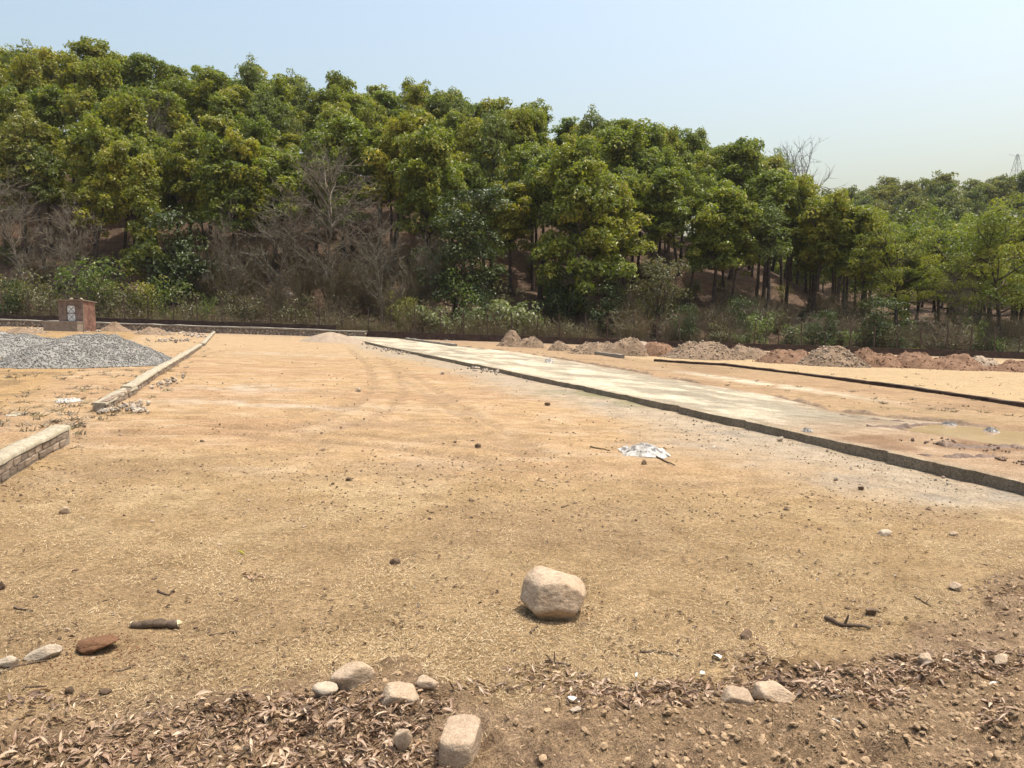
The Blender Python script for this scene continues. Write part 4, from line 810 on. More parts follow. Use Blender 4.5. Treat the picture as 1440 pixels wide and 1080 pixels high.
for px, py, Y, kd, wd, lab in SP:
    me, H0 = SHRUBS[kd]; x, y, zt = point_at(px, py, Y); h = max(zt - gz(x, y), 0.8); plant('leafy_shrub' if kd != 'tall' else 'small_tree', me, SN, x, y, h, H0, wd * min(1.25, max(0.7, 2.6 / h * H0 / 2.6)) if kd != 'tall' else 1.0, lab, 'shrub' if kd != 'tall' else 'small tree', 'shrubs behind the boundary wall')
for k in range(105):                       # brown thicket between fence and trees
    px = random.choice([random.uniform(270, 640), random.uniform(-60, 1500), random.uniform(850, 1500)]); Y = random.uniform(72.5, 92); x = (px - 720) / FOC * Y
    h = random.uniform(1.8, 3.8) * (1.7 if 290 < px < 600 and Y > 75 else 1.0)
    plant('dry_bush', DRY[k % 3], SN, x, Y, h, 3.1, random.uniform(0.9, 1.3) * min(1, 3.4 / h), 'leafless brown bush in the thicket along the foot of the wooded hill', 'bush', 'brown thicket bushes')
for k in range(95):                       # low green undergrowth
    px = random.choice([random.uniform(-80, 1520), random.uniform(800, 1520)]); Y = random.uniform(73, 100); x = (px - 720) / FOC * Y; kd = random.choice(['olive', 'olive2', 'dark', 'bright', 'bright', 'yellow'])
    me, H0 = SHRUBS[kd]; h = random.uniform(1.2, 2.4) * (1.15 if Y > 80 else 1); plant('leafy_shrub', me, SN, x, Y, h, H0, random.uniform(0.9, 1.4), 'small green undergrowth shrub under the trees at the foot of the hill', 'shrub', 'undergrowth shrubs')
def brush_strip():                        # matted dry grass and weeds that fill the strip behind the fence
    r = np.random.default_rng(951); n = 26000; x = r.uniform(-62, 62, n); y = WALL_Y + 0.6 + r.uniform(0, 1, n) ** 1.4 * 9
    b = hill_z(x, y); hgt = (0.6 + 1.8 * fbm(x * 0.35, y * 0.5, 3, 95)) * r.uniform(0.5, 1.1, n) * np.where(x < 8, 1.45, 0.5) * (0.35 + 1.1 * fbm(x * 0.12, y * 0.1, 2, 96))
    A = np.stack([x, y, b - 0.05], -1); B = A + np.stack([r.normal(0, 0.3, n), r.normal(0, 0.3, n), hgt], -1); mb = MB(); spikes(mb, A, B, 0.014, r.uniform(0, 1, n))
    k = r.integers(0, n, 42000); f = r.uniform(0.4, 1.05, (42000, 1)); cards(mb, A[k] * (1 - f) + B[k] * f + r.normal(0, 0.1, (42000, 3)), r.normal(size=(42000, 3)), r.uniform(0.08, 0.2, 42000), r, 0.5, 0.3, np.clip(fbm(x[k] * 0.3, y[k] * 0.3, 2, 97) + r.normal(0, 0.2, 42000), 0, 1))
    tag(mb.build('dry_brush', M['brush']), 'matted dry brush and weeds filling the strip behind the wire fence', 'brush', kind='stuff')
brush_strip()

# lattice mast on the far hill
def mast():
    x, y, zt = point_at(1431, 217, 300); zb = gz(x, y); h = zt - zb
    t = thing('lattice_mast', 'thin steel lattice mast rising over the far hill at the right edge', 'mast', (x, y, zb)); w0, w1 = 4.2, 0.25
    W = lambda u: w0 * (1 - u) ** 0.9 + w1
    cs = [(-1, -1), (1, -1), (1, 1), (-1, 1)]
    for sx_, sy_ in cs: tube(MB(), [(sx_ * W(u), sy_ * W(u), u * h) for u in np.linspace(0, 1, 9)], 0.075, 4).build('leg', M['galv'], t)
    br = MB()
    for k in range(10):
        u0, u1 = k / 10, (k + 1) / 10
        for q in range(4):
            a, b = cs[q], cs[(q + 1) % 4]; A = (a[0] * W(u0), a[1] * W(u0), u0 * h); B = (b[0] * W(u1), b[1] * W(u1), u1 * h); C = (b[0] * W(u0), b[1] * W(u0), u0 * h); D = (a[0] * W(u1), a[1] * W(u1), u1 * h)
            for P, Q in ((A, B), (C, D), (D, B)): P, Q = np.array(P), np.array(Q); tube(br, [P, (P + Q) / 2, Q], 0.035, 3)
    br.build('bracing', M['galv'], t); ar = MB()
    for sx_ in (-1, 1): tube(ar, [(0, 0, h * 0.97), (sx_ * 1.8, 0, h * 0.985), (sx_ * 3.4, 0, h)], 0.05, 4)
    ar.build('cross_arm', M['galv'], t)
mast()

# ------------------------------------------------------------------ stones
def rock_mesh(seed, mat, level=4, planes=14, dist=(0.52, 0.86), rough=0.05, fixed=None):
    r = np.random.default_rng(seed); bm = bmesh.new(); bmesh.ops.create_icosphere(bm, subdivisions=level, radius=1)
    D = np.array([v.co[:] for v in bm.verts]); D = unit(D)
    Nn = unit(r.normal(size=(planes, 3))); H = r.uniform(*dist, planes)
    if fixed is not None: Nn = unit(np.array([f[:3] for f in fixed], float)); H = np.array([f[3] for f in fixed])
    q = np.maximum(D @ Nn.T, 1e-3) / H[None]; p = 38.0
    rad = (np.sum(q ** p, 1) + 1.0) ** (-1 / p)
    V = D * rad[:, None]
    for k, v in enumerate(bm.verts):
        c = Vector(V[k]); n = mnoise.fractal(c * 1.6 + Vector((seed, 0, 0)), 1.0, 2.0, 3) * rough + mnoise.fractal(c * 6 + Vector((0, seed, 0)), 1.0, 2.0, 3) * rough * 0.35
        v.co = c * (1 + n)
    me = bpy.data.meshes.new('stone'); bm.to_mesh(me); bm.free()
    co = np.empty(len(me.vertices) * 3, np.float32); me.vertices.foreach_get('co', co); co = co.reshape(-1, 3)
    co[:] = (co - (co.max(0) + co.min(0)) / 2) / (co.max(0) - co.min(0)); co[:, 2] += 0.5; me.vertices.foreach_set('co', co.ravel())   # unit box standing on z = 0
    me.polygons.foreach_set('use_smooth', np.full(len(me.polygons), True)); me.materials.append(mat); me.update(); return me
STONE_SPOTS = []
def put_stone(name, me, px, py, wpx, hpx, label, depth=0.8, rz=0.0, tilt=(0, 0), sink=0.2, cat='stone', group=None):
    """a stone whose foot is seen at (px, py), wpx wide and hpx high in the photograph"""
    x, y = ground_at(px, py); s = math.hypot(y, CAM_H) / FOC; w = wpx * s; h = hpx * s * 1.0
    y += depth * w * 0.35; STONE_SPOTS.append((x, y, w, depth)); o = link(name, me); o.scale = (w, w * depth, h * (1 + sink)); o.rotation_euler = (tilt[0], tilt[1], rz)
    o.location = (x, y, gz(x, y) - h * sink); return tag(o, label, cat, group)
BOULDER = rock_mesh(5, M['stone'], 6, rough=0.028, fixed=[(-0.1, -0.25, 1, 0.78), (-0.9, -0.5, 0.25, 0.80), (-0.15, -0.95, 0.25, 0.80), (0.45, -0.85, 0.1, 0.80), (0.62, -0.1, 0.72, 0.76), (-0.55, -0.35, 0.75, 0.86), (0.1, -0.75, -0.62, 0.72), (-0.75, -0.3, -0.6, 0.78), (0.8, -0.2, -0.5, 0.80), (0, 1, 0.2, 0.8), (-0.9, 0.5, 0, 0.85), (0, 0, -1, 0.62), (0.95, -0.1, 0.1, 0.93), (0.3, 0.3, 0.9, 0.74)])
put_stone('boulder', BOULDER, 780, 873, 93, 63, 'large rounded tan boulder alone on the dry grass', 0.9, 0.0, sink=0.04, cat='boulder')
ROCKS = [rock_mesh(20 + k, M['stone'], 4) for k in range(6)]; PALES = [rock_mesh(40 + k, M['stone_pale'], 4, rough=0.06) for k in range(4)]; CLODS = [rock_mesh(60 + k, M['stone_dark'], 3, rough=0.12) for k in range(5)]
BLOCK = rock_mesh(71, M['stone'], 5, rough=0.03, fixed=[(1, 0, 0, .55), (-1, 0, 0, .55), (0, 1, 0, .95), (0, -1, 0, .95), (0, 0, 1, .5), (0, 0, -1, .5), (0.7, 0.7, 0.3, .95), (-0.7, -0.7, 0.2, 1.0), (-0.6, 0.8, 0.4, 0.95)])
for (me, px, py, w, h, lab, dp, rz) in [
    (BLOCK, 646, 1076, 46, 34, 'oblong pale brown block of stone at the bottom edge', 1.75, -0.12), (ROCKS[1], 492, 972, 58, 32, 'rounded tan stone at the upper edge of the left leaf litter', 0.8, 0.3), (PALES[0], 456, 983, 34, 17, 'small white stone left of the rounded tan stone', 0.8, 0.0),
    (ROCKS[5], 560, 998, 52, 22, 'flat yellowish stone in the leaf litter right of the rounded stone', 0.9, 0.6), (ROCKS[3], 600, 978, 30, 14, 'small brown stone just right of the flat yellowish stone', 0.9, 0.2), (ROCKS[2], 1094, 990, 58, 24, 'low tan stone with a dark hollow side in the right leaf litter', 0.7, -0.3), (PALES[1], 55, 928, 44, 18, 'long pale stone near the left edge', 0.6, 0.25), (PALES[2], 6, 940, 26, 15, 'white stone at the very left edge', 0.8, 0.0),
    (ROCKS[0], 88, 722, 15, 10, 'small pale stone alone in the left grass below the near low wall', 0.8, 0.0), (PALES[3], 1247, 754, 17, 8, 'small pale flat stone on the right grass', 0.8, 0.2), (ROCKS[4], 1343, 754, 12, 6, 'small brown stone right of the pale flat stone', 0.8, 0.2), (ROCKS[4], 1347, 832, 20, 11, 'rounded tan pebble above the right leaf litter', 0.8, 0.5),
    (CLODS[0], 555, 794, 15, 9, 'dark clod on the grass left of the boulder', 0.8, 0.0), (CLODS[1], 1051, 900, 20, 14, 'dark brown stone above the right leaf litter', 0.8, 0.3), (CLODS[2], 1228, 866, 18, 10, 'dark clod right of the broken stick', 0.8, 0.3), (ROCKS[2], 1306, 940, 24, 16, 'tan stone among the leaves right of the stick', 0.8, 0.9), (ROCKS[0], 1412, 936, 26, 13, 'tan stone half buried at the right edge of the leaf litter', 0.8, 0.4),
    (ROCKS[5], 1040, 998, 46, 18, 'crumbly soil-coloured lump left of the low tan stone', 0.8, 0.4), (ROCKS[3], 566, 1062, 24, 28, 'upright sliver of brown stone in the bottom leaf litter', 0.6, 0.4), (PALES[0], 487, 1066, 12, 9, 'tiny white pebble in the leaf litter at the bottom', 0.8, 0.4), (PALES[2], 810, 1003, 16, 6, 'small white flake of stone below the middle leaf litter', 0.8, 0.1),
    (CLODS[3], 96, 978, 12, 9, 'dark clod above the left leaf litter', 0.8, 0.1), (CLODS[4], 146, 976, 16, 8, 'dark broad clod right of its twin above the left litter', 0.8, 0.7), (CLODS[1], 1, 830, 8, 12, 'red-brown lump at the left edge of the grass', 0.8, 0.0), (ROCKS[1], 1006, 548, 10, 5, 'dark stone lying on the far edge of the slab road', 0.8, 0.0), (PALES[1], 503, 551, 8, 6, 'pale stone on the orange track', 0.8, 0.0), (PALES[3], 622, 527, 6, 5, 'pale stone on the chippings beside the road', 0.8, 0.0),
    (CLODS[2], 770, 570, 9, 5, 'dark stone on the pale ground below the green tuft', 0.8, 0.2), (CLODS[0], 672, 630, 9, 6, 'dark stone in the middle of the plot', 0.8, 0.0), (CLODS[3], 490, 676, 9, 5, 'dark stone on the grass left of centre', 0.8, 0.0), (CLODS[4], 663, 706, 9, 5, 'dark clod above the boulder on its left', 0.8, 0.0), (CLODS[1], 906, 655, 8, 7, 'dark stone beside the crumpled white sack', 0.8, 0.0), (PALES[2], 1097, 622, 9, 7, 'white stone at the foot of the road edge', 0.8, 0.0), (CLODS[2], 1212, 690, 9, 6, 'dark stone near the road edge on the right', 0.8, 0.0)]:
    put_stone('stone', me, px, py, w, h, lab, dp, rz)
r = np.random.default_rng(77); FIELD = CLODS + ROCKS[:3]
for k in range(120):
    px, py = r.uniform(0, 1440), 600 + 330 * r.uniform(0, 1) ** 1.0
    x, y = ground_at(px, py)
    if soil_mask(x, y) > 0.3 or (px > 930 and py < 700) or (px < 150 and py < 660): continue
    put_stone('clod', FIELD[r.integers(len(FIELD))], px, py, r.uniform(3, 9), r.uniform(1.5, 3.2), 'small clod scattered on the dry grass of the open plot', 0.8, r.uniform(0, 6), cat='clod', group='small clods scattered over the plot')

# ------------------------------------------------------------------ straw, crumbs and leaf litter (uncountable)
def straw():
    r = np.random.default_rng(88); n = 240000
    py = 600 + 480 * r.uniform(0, 1, n) ** 0.8; px = r.uniform(-190, 1630, n)
    P = np.array([ground_at(a, b) for a, b in zip(px, py)]); x, y = P[:, 0], P[:, 1]
    keep = (r.uniform(0, 1, n) > soil_mask(x, y) * 0.94) & (fbm(x * 2.6, y * 2.6, 3, 90) + r.normal(0, 0.1, n) > 0.42)
    keep &= ~((y > 7.4) & (r.uniform(0, 1, n) < sstep(7, 10, y) * 0.9))
    wn = np.interp(y, *zip(*sorted((p[1], p[0]) for p in ROAD_NEAR))); keep &= (x < wn - 0.9 - (y > 6.5) * 1.0)
    x, y = x[keep], y[keep]; n = len(x); z = site_z(x, y) + r.uniform(0.001, 0.012, n)
    nrm = unit(np.stack([r.normal(0, 0.45, n), r.normal(0, 0.45, n), np.ones(n)], -1))
    mb = cards(MB(), np.stack([x, y, z], -1), nrm, r.uniform(0.010, 0.034, n) * (0.8 + 0.06 * y), r, 0.11, 0.05, np.clip(fbm(x * 1.5, y * 1.5, 2, 93) + r.normal(0, 0.28, n), 0, 1))
    tag(mb.build('dry_grass', M['straw']), 'short dry straw-coloured grass covering the open plot', 'grass', kind='stuff')
straw()
def crumbs():
    r = np.random.default_rng(89); n = 26000
    px = r.uniform(-150, 1600, n); py = r.uniform(800, 1150, n); P = np.array([ground_at(a, b) for a, b in zip(px, py)]); x, y = P[:, 0], P[:, 1]
    k = soil_mask(x, y) * (0.35 + 0.65 * sstep(0.0, 1.2, x)) > r.uniform(0.1, 1.05, n); x, y = x[k], y[k]; n = len(x)
    sz = 0.005 + 0.042 * r.uniform(0, 1, n) ** 4.5; mb = chips(MB(), np.stack([x, y, site_z(x, y) + sz * 0.08], -1), sz, r, 0.6, r.uniform(0.3, 1, n))
    for (sx_, sy_, w, dp) in STONE_SPOTS:
        if w < 0.05: continue
        m = int(60 + 500 * w); a = r.uniform(0, 6.283, m); q = 0.5 * w * (0.86 + 0.5 * r.uniform(0, 1, m) ** 2); X = sx_ + np.cos(a) * q; Y = sy_ + np.sin(a) * q * dp; z_ = r.uniform(0.004, 0.016, m) * (0.6 + w * 1.5)
        chips(mb, np.stack([X, Y, site_z(X, Y) + z_ * 0.1], -1), z_, r, 0.6, r.uniform(0.3, 0.9, m))
    tag(mb.build('soil_crumbs', M['clod']), 'loose soil crumbs and grit on the foreground bank', 'soil crumbs', kind='stuff')
    n = 6000; px = r.uniform(-60, 1500, n); py = 620 + 360 * r.uniform(0, 1, n); P = np.array([ground_at(a, b) for a, b in zip(px, py)]); x, y = P[:, 0], P[:, 1]; k = (soil_mask(x, y) < 0.5) & (fbm(x * 1.1, y * 1.1, 3, 111) + r.normal(0, 0.1, n) > 0.5)
    x, y = x[k], y[k]; n = len(x); mb = MB(); sz = 0.008 + 0.034 * r.uniform(0, 1, n) ** 2.2; cards(mb, np.stack([x, y, site_z(x, y) + 0.008], -1), unit(np.stack([r.normal(0, 0.4, n), r.normal(0, 0.4, n), np.ones(n)], -1)), sz, r, 0.45, 0.4, np.clip(r.normal(0.1, 0.25, n), 0, 1))
    tag(mb.build('leaf_fragments', M['litter']), 'brown leaf fragments and chaff strewn over the dry grass', 'leaf fragments', kind='stuff')
    n = 5200; py = 500 + 190 * r.uniform(0, 1, n); px = r.uniform(480, 1440, n); P = np.array([ground_at(a, b) for a, b in zip(px, py)]); x, y = P[:, 0], P[:, 1]; wn = np.interp(y, *zip(*sorted((p[1], p[0]) for p in ROAD_NEAR)))
    d = wn - x; k = (d > 0.03) & (d < 0.25 + 2.4 * r.uniform(0, 1, n) ** 2); x, y = x[k], y[k]; sz = r.uniform(0.010, 0.028, len(x)) + 0.05 * r.uniform(0, 1, len(x)) ** 12
    tag(chips(MB(), np.stack([x, y, site_z(x, y) + sz * 0.2], -1), sz, r, 0.8, r.uniform(0.2, 1, len(x))).build('stone_chippings', M['rubble']), 'grey stone chippings strewn along the near edge of the slab road', 'chippings', kind='stuff')
crumbs()
def tufts():
    r = np.random.default_rng(121); n = 2600; py = 468 + 150 * r.uniform(0, 1, n) ** 1.3; px = r.uniform(-60, 1500, n); P = np.array([ground_at(a, b) for a, b in zip(px, py)]); x, y = P[:, 0], P[:, 1]
    left = (x < -(0.43 * y + 1.2)); wn = np.interp(y, *zip(*sorted((p[1], p[0]) for p in ROAD_NEAR))); fr = np.interp(y, *zip(*sorted((p[1], p[0]) for p in ROAD_FAR)))
    dw = poly_dist(x, y, FARWALL_A + FARWALL_B + FARWALL_C); w = np.where(left & (y > 10), 0.75, 0.0) + 0.9 * (dw < 0.6) + 0.10 * (x > fr); k = ((x < wn - 0.3) | (x > fr + 0.4)) & (r.uniform(0, 1, n) < w * (0.3 + 1.2 * fbm(x * 0.6, y * 0.6, 3, 122))) & (y < 60)
    x, y = x[k], y[k]; m = 12; X = np.repeat(x, m) + r.normal(0, 0.05, len(x) * m); Y = np.repeat(y, m) + r.normal(0, 0.05, len(x) * m); Z = site_z(X, Y); A = np.stack([X, Y, Z - 0.01], -1)
    B = A + np.stack([r.normal(0, 0.07, len(X)), r.normal(0, 0.07, len(X)), r.uniform(0.02, 0.09, len(X))], -1); tag(spikes(MB(), A, B, 0.009, np.repeat(r.uniform(0, 0.9, len(x)), m)).build('dry_tufts', M['brush']), 'sparse dry weed tufts dotted over the plots', 'weeds', kind='stuff')
    n = 5200; py = 475 + 260 * r.uniform(0, 1, n) ** 0.8; px = r.uniform(-60, 1500, n); P = np.array([ground_at(a, b) for a, b in zip(px, py)]); x, y = P[:, 0], P[:, 1]; wn = np.interp(y, *zip(*sorted((p[1], p[0]) for p in ROAD_NEAR))); fr = np.interp(y, *zip(*sorted((p[1], p[0]) for p in ROAD_FAR)))
    k = ((x < wn - 0.1) | (x > fr + 0.4)) & (fbm(x * 0.7, y * 0.7, 3, 123) + r.normal(0, 0.08, n) > 0.5); x, y = x[k], y[k]; sz = r.uniform(0.012, 0.045, len(x)) * (0.6 + 0.05 * y); tag(chips(MB(), np.stack([x, y, site_z(x, y) + sz * 0.1], -1), sz, r, 0.6, r.uniform(0, 1, len(x))).build('grit', M['clod']), 'small crumbs of soil and grit on the open plots', 'grit', kind='stuff')
tufts()
def leaf_shape(seed):                     # one curled dry leaf, 1 long
    r = np.random.default_rng(seed); L = np.linspace(-0.5, 0.5, 7); W = np.array([-1, -0.45, 0.45, 1.0]); wd = np.array([0.02, 0.13, 0.20, 0.21, 0.17, 0.09, 0.01]) * r.uniform(0.6, 1.25)
    c1, c2, tw = r.uniform(0.8, 3.6), r.uniform(-2.0, 2.0), r.uniform(-1.0, 1.0); V = []
    for i, l in enumerate(L):
        for w in W:
            a = w * c1 * 0.8; yy = math.sin(a) / (c1 * 0.8) * wd[i]; zz = (1 - math.cos(a)) / (c1 * 0.8) * wd[i] + c2 * 0.22 * (l * l - 0.25) * -1; t_ = tw * l
            V.append((l + r.normal(0, 0.012), yy * math.cos(t_) - zz * math.sin(t_), yy * math.sin(t_) + zz * math.cos(t_) + r.normal(0, 0.012)))
    V = np.array(V); V[:, 2] -= V[:, 2].min(); F = [(i * 4 + j, i * 4 + j + 1, (i + 1) * 4 + j + 1, (i + 1) * 4 + j) for i in range(6) for j in range(3)]; return V, np.array(F)
LEAVES = [leaf_shape(500 + k) for k in range(10)]
LEAF_ME = [MB().add(v, f).mesh('leaf', M['litter_one'], True) for v, f in LEAVES]
def litter(label, spots, total, nparts, seed):
    r = np.random.default_rng(seed); t = thing('leaf_litter', label, 'leaf litter'); wts = np.array([s[4] for s in spots], float); wts /= wts.sum(); pts = []
    for _ in range(total):
        cx, cy, rx, ry, _w = spots[r.choice(len(spots), p=wts)]; a = r.uniform(0, 6.283); q = r.uniform(0, 1) ** 0.6; pts.append((cx + math.cos(a) * rx * q * r.uniform(0.7, 1.3), cy + math.sin(a) * ry * q))
    pts = np.array(pts); pts = pts[np.argsort(-pts[:, 1])]; mb = MB(); step = max(1, int(total * 0.6 / nparts)); used = 0
    for k, (px, py) in enumerate(pts):
        x, y = ground_at(px, min(py, 1130)); s = 0.016 + 0.066 * r.beta(1.1, 3); az, tx, ty = r.uniform(0, 6.283), r.normal(0, 0.3), r.normal(0, 0.28); z = gz(x, y) + r.uniform(-0.008, 0.014); i = r.integers(10)
        if k % step == 0 and used < nparts:
            used += 1; o = link('leaf', LEAF_ME[i], t); s = max(s, 0.038); o.scale = (s, s * r.uniform(0.8, 1.4), s); o.location = (x, y, z + 0.008); o.rotation_euler = (tx, ty, az)
        else:
            V = LEAVES[i][0] * s; ca, sa = math.cos(az), math.sin(az); V = np.stack([V[:, 0] * ca - V[:, 1] * sa, V[:, 0] * sa + V[:, 1] * ca, V[:, 2] + V[:, 0] * ty + V[:, 1] * tx], -1) + (x, y, z); mb.add(V, LEAVES[i][1], float(np.clip(r.normal(0.5, 0.28), 0, 1)))
    tag(mb.build('small_leaves', M['litter'], t, True), kind='stuff')
litter('thick drift of curled brown leaves along the bottom left', [(350, 1050, 250, 50, 5), (440, 1012, 160, 32, 4), (150, 1030, 190, 45, 1.3), (60, 1075, 160, 30, 1.2), (560, 1000, 80, 30, 1.0), (60, 985, 110, 14, 0.5), (500, 1070, 130, 30, 1.6)], 4600, 130, 1)
litter('thin band of dry leaves below the boulder in the middle', [(800, 968, 90, 18, 2), (890, 985, 100, 22, 3), (760, 945, 60, 12, 0.8), (960, 975, 60, 18, 1), (680, 970, 60, 12, 0.4)], 1100, 60, 2)
litter('long drift of dry brown leaves across the lower right', [(1190, 975, 90, 28, 3), (1100, 955, 80, 20, 2), (1290, 945, 90, 22, 3), (1390, 935, 70, 18, 2), (1050, 925, 40, 16, 0.5), (1240, 1000, 50, 18, 1), (1400, 1040, 30, 32, 0.7), (1410, 835, 40, 24, 0.7), (1330, 860, 80, 20, 0.25), (1010, 965, 50, 12, 0.5)], 2700, 110, 3)
litter('scatter of leaves fallen beside the near low wall', [(110, 618, 18, 6, 2), (60, 655, 30, 5, 1.5), (20, 685, 25, 6, 1.2), (110, 630, 12, 6, 1)], 160, 12, 4)
litter('few shrivelled leaves in a patch on the grass at left', [(357, 812, 22, 7, 1)], 22, 10, 5)

# ------------------------------------------------------------------ sticks, log, rubbish
def stick(name, pts, rad, label, fork=None, mat='twig', sides=6):
    W = [(*ground_at(a, b),) for a, b in pts]; P = np.array([(x, y, gz(x, y) + rad * 0.9) for x, y in W]); n = 8; t_ = np.linspace(0, 1, len(P)); u = np.linspace(0, 1, n); Q = np.stack([np.interp(u, t_, P[:, k]) for k in range(3)], -1)
    Q += np.random.default_rng(int(pts[0][0])).normal(0, rad * 0.35, Q.shape); mb = tube(MB(), Q, np.linspace(1.1, 0.6, n) * rad, sides, 0.4)
    if fork:
        for i0, (dx, dy, dz) in fork: tube(mb, [Q[i0], Q[i0] + np.array([dx, dy, dz]) * 0.5, Q[i0] + np.array([dx, dy, dz])], [rad * 0.7, rad * 0.5, rad * 0.3], 5, 0.3)
    return tag(mb.build(name, M[mat], None, True), label, 'stick')
def log():
    x, y = ground_at(219, 884); t = thing('log', 'short dark log with pale broken ends lying on the grass at left', 'log', (x, y, gz(x, y) + 0.02), 0.04); r = np.random.default_rng(5)
    u = np.linspace(-0.115, 0.115, 16); P = np.stack([u, 0.006 * np.sin(u * 20), 0.004 * np.cos(u * 33)], -1); tube(MB(), P, 0.021 + r.normal(0, 0.0018, 16), 10).build('bark', M['twig'], t, True)
    for s in (-1, 1): tube(MB(), [(s * 0.112, 0, 0), (s * 0.122, 0.002, 0.002), (s * 0.132, 0.004, 0)], [0.019, 0.013, 0.005], 7).build('broken_end', M['paleends'], t)
log()
stick('stick', [(1160, 872), (1190, 882), (1224, 886)], 0.014, 'thick dark broken stick on the right-hand grass', [(3, (0.02, 0.0, 0.06))])
stick('stick', [(900, 918), (928, 917), (954, 924)], 0.007, 'pale bent twig right of the boulder')
stick('stick', [(768, 931), (790, 936), (803, 935)], 0.007, 'dark twig just above the middle leaf band', [(1, (-0.03, 0.01, 0.035)), (2, (0.0, 0.02, 0.05))])
stick('stick', [(746, 892), (756, 882)], 0.007, 'short dark twig at the foot of the boulder')
stick('stick', [(1286, 838), (1300, 848), (1309, 852)], 0.005, 'thin forked twig above the right leaf drift', [(4, (0.04, 0.03, 0.02)), (5, (0.02, 0.05, 0.01))])
stick('stick', [(294, 895), (312, 893), (328, 889)], 0.004, 'thin straight twig right of the short log')
stick('stick', [(158, 944), (175, 941), (190, 934)], 0.005, 'thin twig below the red soil lump')
stick('stick', [(0, 947), (25, 936), (66, 930)], 0.006, 'long thin twig beside the pale stones at the left edge')
stick('stick', [(20, 856), (46, 860)], 0.006, 'dark twig on the grass near the left edge')
stick('stick', [(222, 834), (236, 839), (247, 834)], 0.007, 'curved dark twig above the short log', [(5, (0.02, 0.02, 0.02))])
stick('stick', [(918, 641), (932, 648), (948, 657)], 0.012, 'crooked stick sticking out from under the white sack')
stick('stick', [(830, 629), (858, 634)], 0.010, 'thin twig left of the white sack')
stick('stick', [(145, 846), (160, 842)], 0.004, 'very thin twig on the left grass')
stick('stick', [(36, 969), (66, 967)], 0.004, 'pale straw-thin twig at the lower left')
stick('stick', [(790, 716), (800, 712)], 0.006, 'tiny twig behind the boulder')
def lump():
    x, y = ground_at(132, 918); o = link('soil_lump', rock_mesh(91, M['redsoil'], 5, rough=0.10)); o.scale = (0.19, 0.17, 0.075); o.location = (x, y + 0.05, gz(x, y) - 0.012); o.rotation_euler = (0, -0.1, 0.4); tag(o, 'rust-red crumbly lump of soil on the left grass', 'soil lump')
    r = np.random.default_rng(6); n = 420; a = r.uniform(0, 6.283, n); q = 0.28 * np.sqrt(r.uniform(0, 1, n)); X, Yy = x + np.cos(a) * q, y - 0.03 + np.sin(a) * q * 0.9; sz = r.uniform(0.004, 0.014, n)
    tag(chips(MB(), np.stack([X, Yy, site_z(X, Yy) + sz * 0.2], -1), sz, r).build('red_soil_crumbs', M['redsoil']), 'spill of rust-red crumbs round the soil lump', 'soil crumbs', kind='stuff')
lump()
def sheet(name, px, py, wpx, dpx, hgt, label, seed, mat='plastic', n=34, dz=0.0, cat='plastic sheet'):
    x, y = ground_at(px, py, dz); s = math.hypot(y, CAM_H) / FOC; W, D = wpx * s, dpx; r = np.random.default_rng(seed)
    u, v = np.meshgrid(np.linspace(-1, 1, n), np.linspace(-1, 1, n)); R = np.maximum(np.abs(u), np.abs(v)) ; ang = np.arctan2(v, u)
    edge = 0.75 + 0.5 * fbm(np.cos(ang) * 2 + 4, np.sin(ang) * 2 + 4, 3, seed); X = u * W / 2 * edge + (fbm(u * 3, v * 3, 2, seed + 5) - 0.5) * W * 0.2; Y = v * D / 2 * edge + (fbm(u * 3 + 9, v * 3, 2, seed + 6) - 0.5) * D * 0.3
    rid = np.abs(fbm(u * 1.9 + 3, v * 1.6, 3, seed + 1) - 0.5) * 2; rid2 = np.abs(fbm(u * 5 + 3, v * 4, 3, seed + 2) - 0.5) * 3.5
    Z = hgt * (1 - R ** 3) * (0.10 + 1.9 * (1 - rid) ** 5 * 0.8) * 0.8 + hgt * 0.55 * rid2 * (1 - R ** 4) + 0.004
    i = np.arange(n - 1)[:, None] * n; j = np.arange(n - 1)[None]; mb = MB().add(np.stack([X, Y, Z - TX * X - TY * Y], -1), np.stack([i + j, i + j + 1, i + n + j + 1, i + n + j], -1).reshape(-1, 4))
    o = mb.build(name, M[mat], None, False); o.location = (x, y + D * 0.3, (float(plane(x, y)) + dz) if dz else gz(x, y)); return tag(o, label, cat)
sheet('crumpled_sack', 908, 641, 60, 0.62, 0.075, 'crumpled white woven sack on the grey chippings', 17, cat='sack')
sheet('plastic_scrap', 89, 566, 22, 0.45, 0.05, 'crumpled grey plastic sheet on the left plot', 18)
sheet('plastic_scrap', 1338, 599, 12, 0.22, 0.045, 'white plastic scrap at the back edge of the puddle', 19, dz=SLAB)
sheet('plastic_scrap', 1397, 608, 12, 0.25, 0.05, 'folded grey plastic scrap at the right of the puddle', 20, dz=SLAB)
sheet('plastic_scrap', 1137, 607, 12, 0.2, 0.04, 'white plastic scrap on the slab road', 21, dz=SLAB, )
sheet('plastic_scrap', 773, 511, 12, 0.9, 0.13, 'white plastic caught on the soil bank beyond the road', 22, dz=0.1)
sheet('plastic_scrap', 563, 470.5, 9, 0.6, 0.3, 'white sack near the far end of the road', 23)
sheet('plastic_scrap', 625, 477, 8, 0.6, 0.28, 'white bundle at the foot of the boundary wall beyond the road', 24)
sheet('plastic_scrap', 406, 467, 12, 0.6, 0.2, 'white litter in front of the boundary wall at left', 25)
sheet('plastic_scrap', 18, 584, 16, 0.35, 0.03, 'flat pinkish sheet on the left plot edge', 26, 'cap')
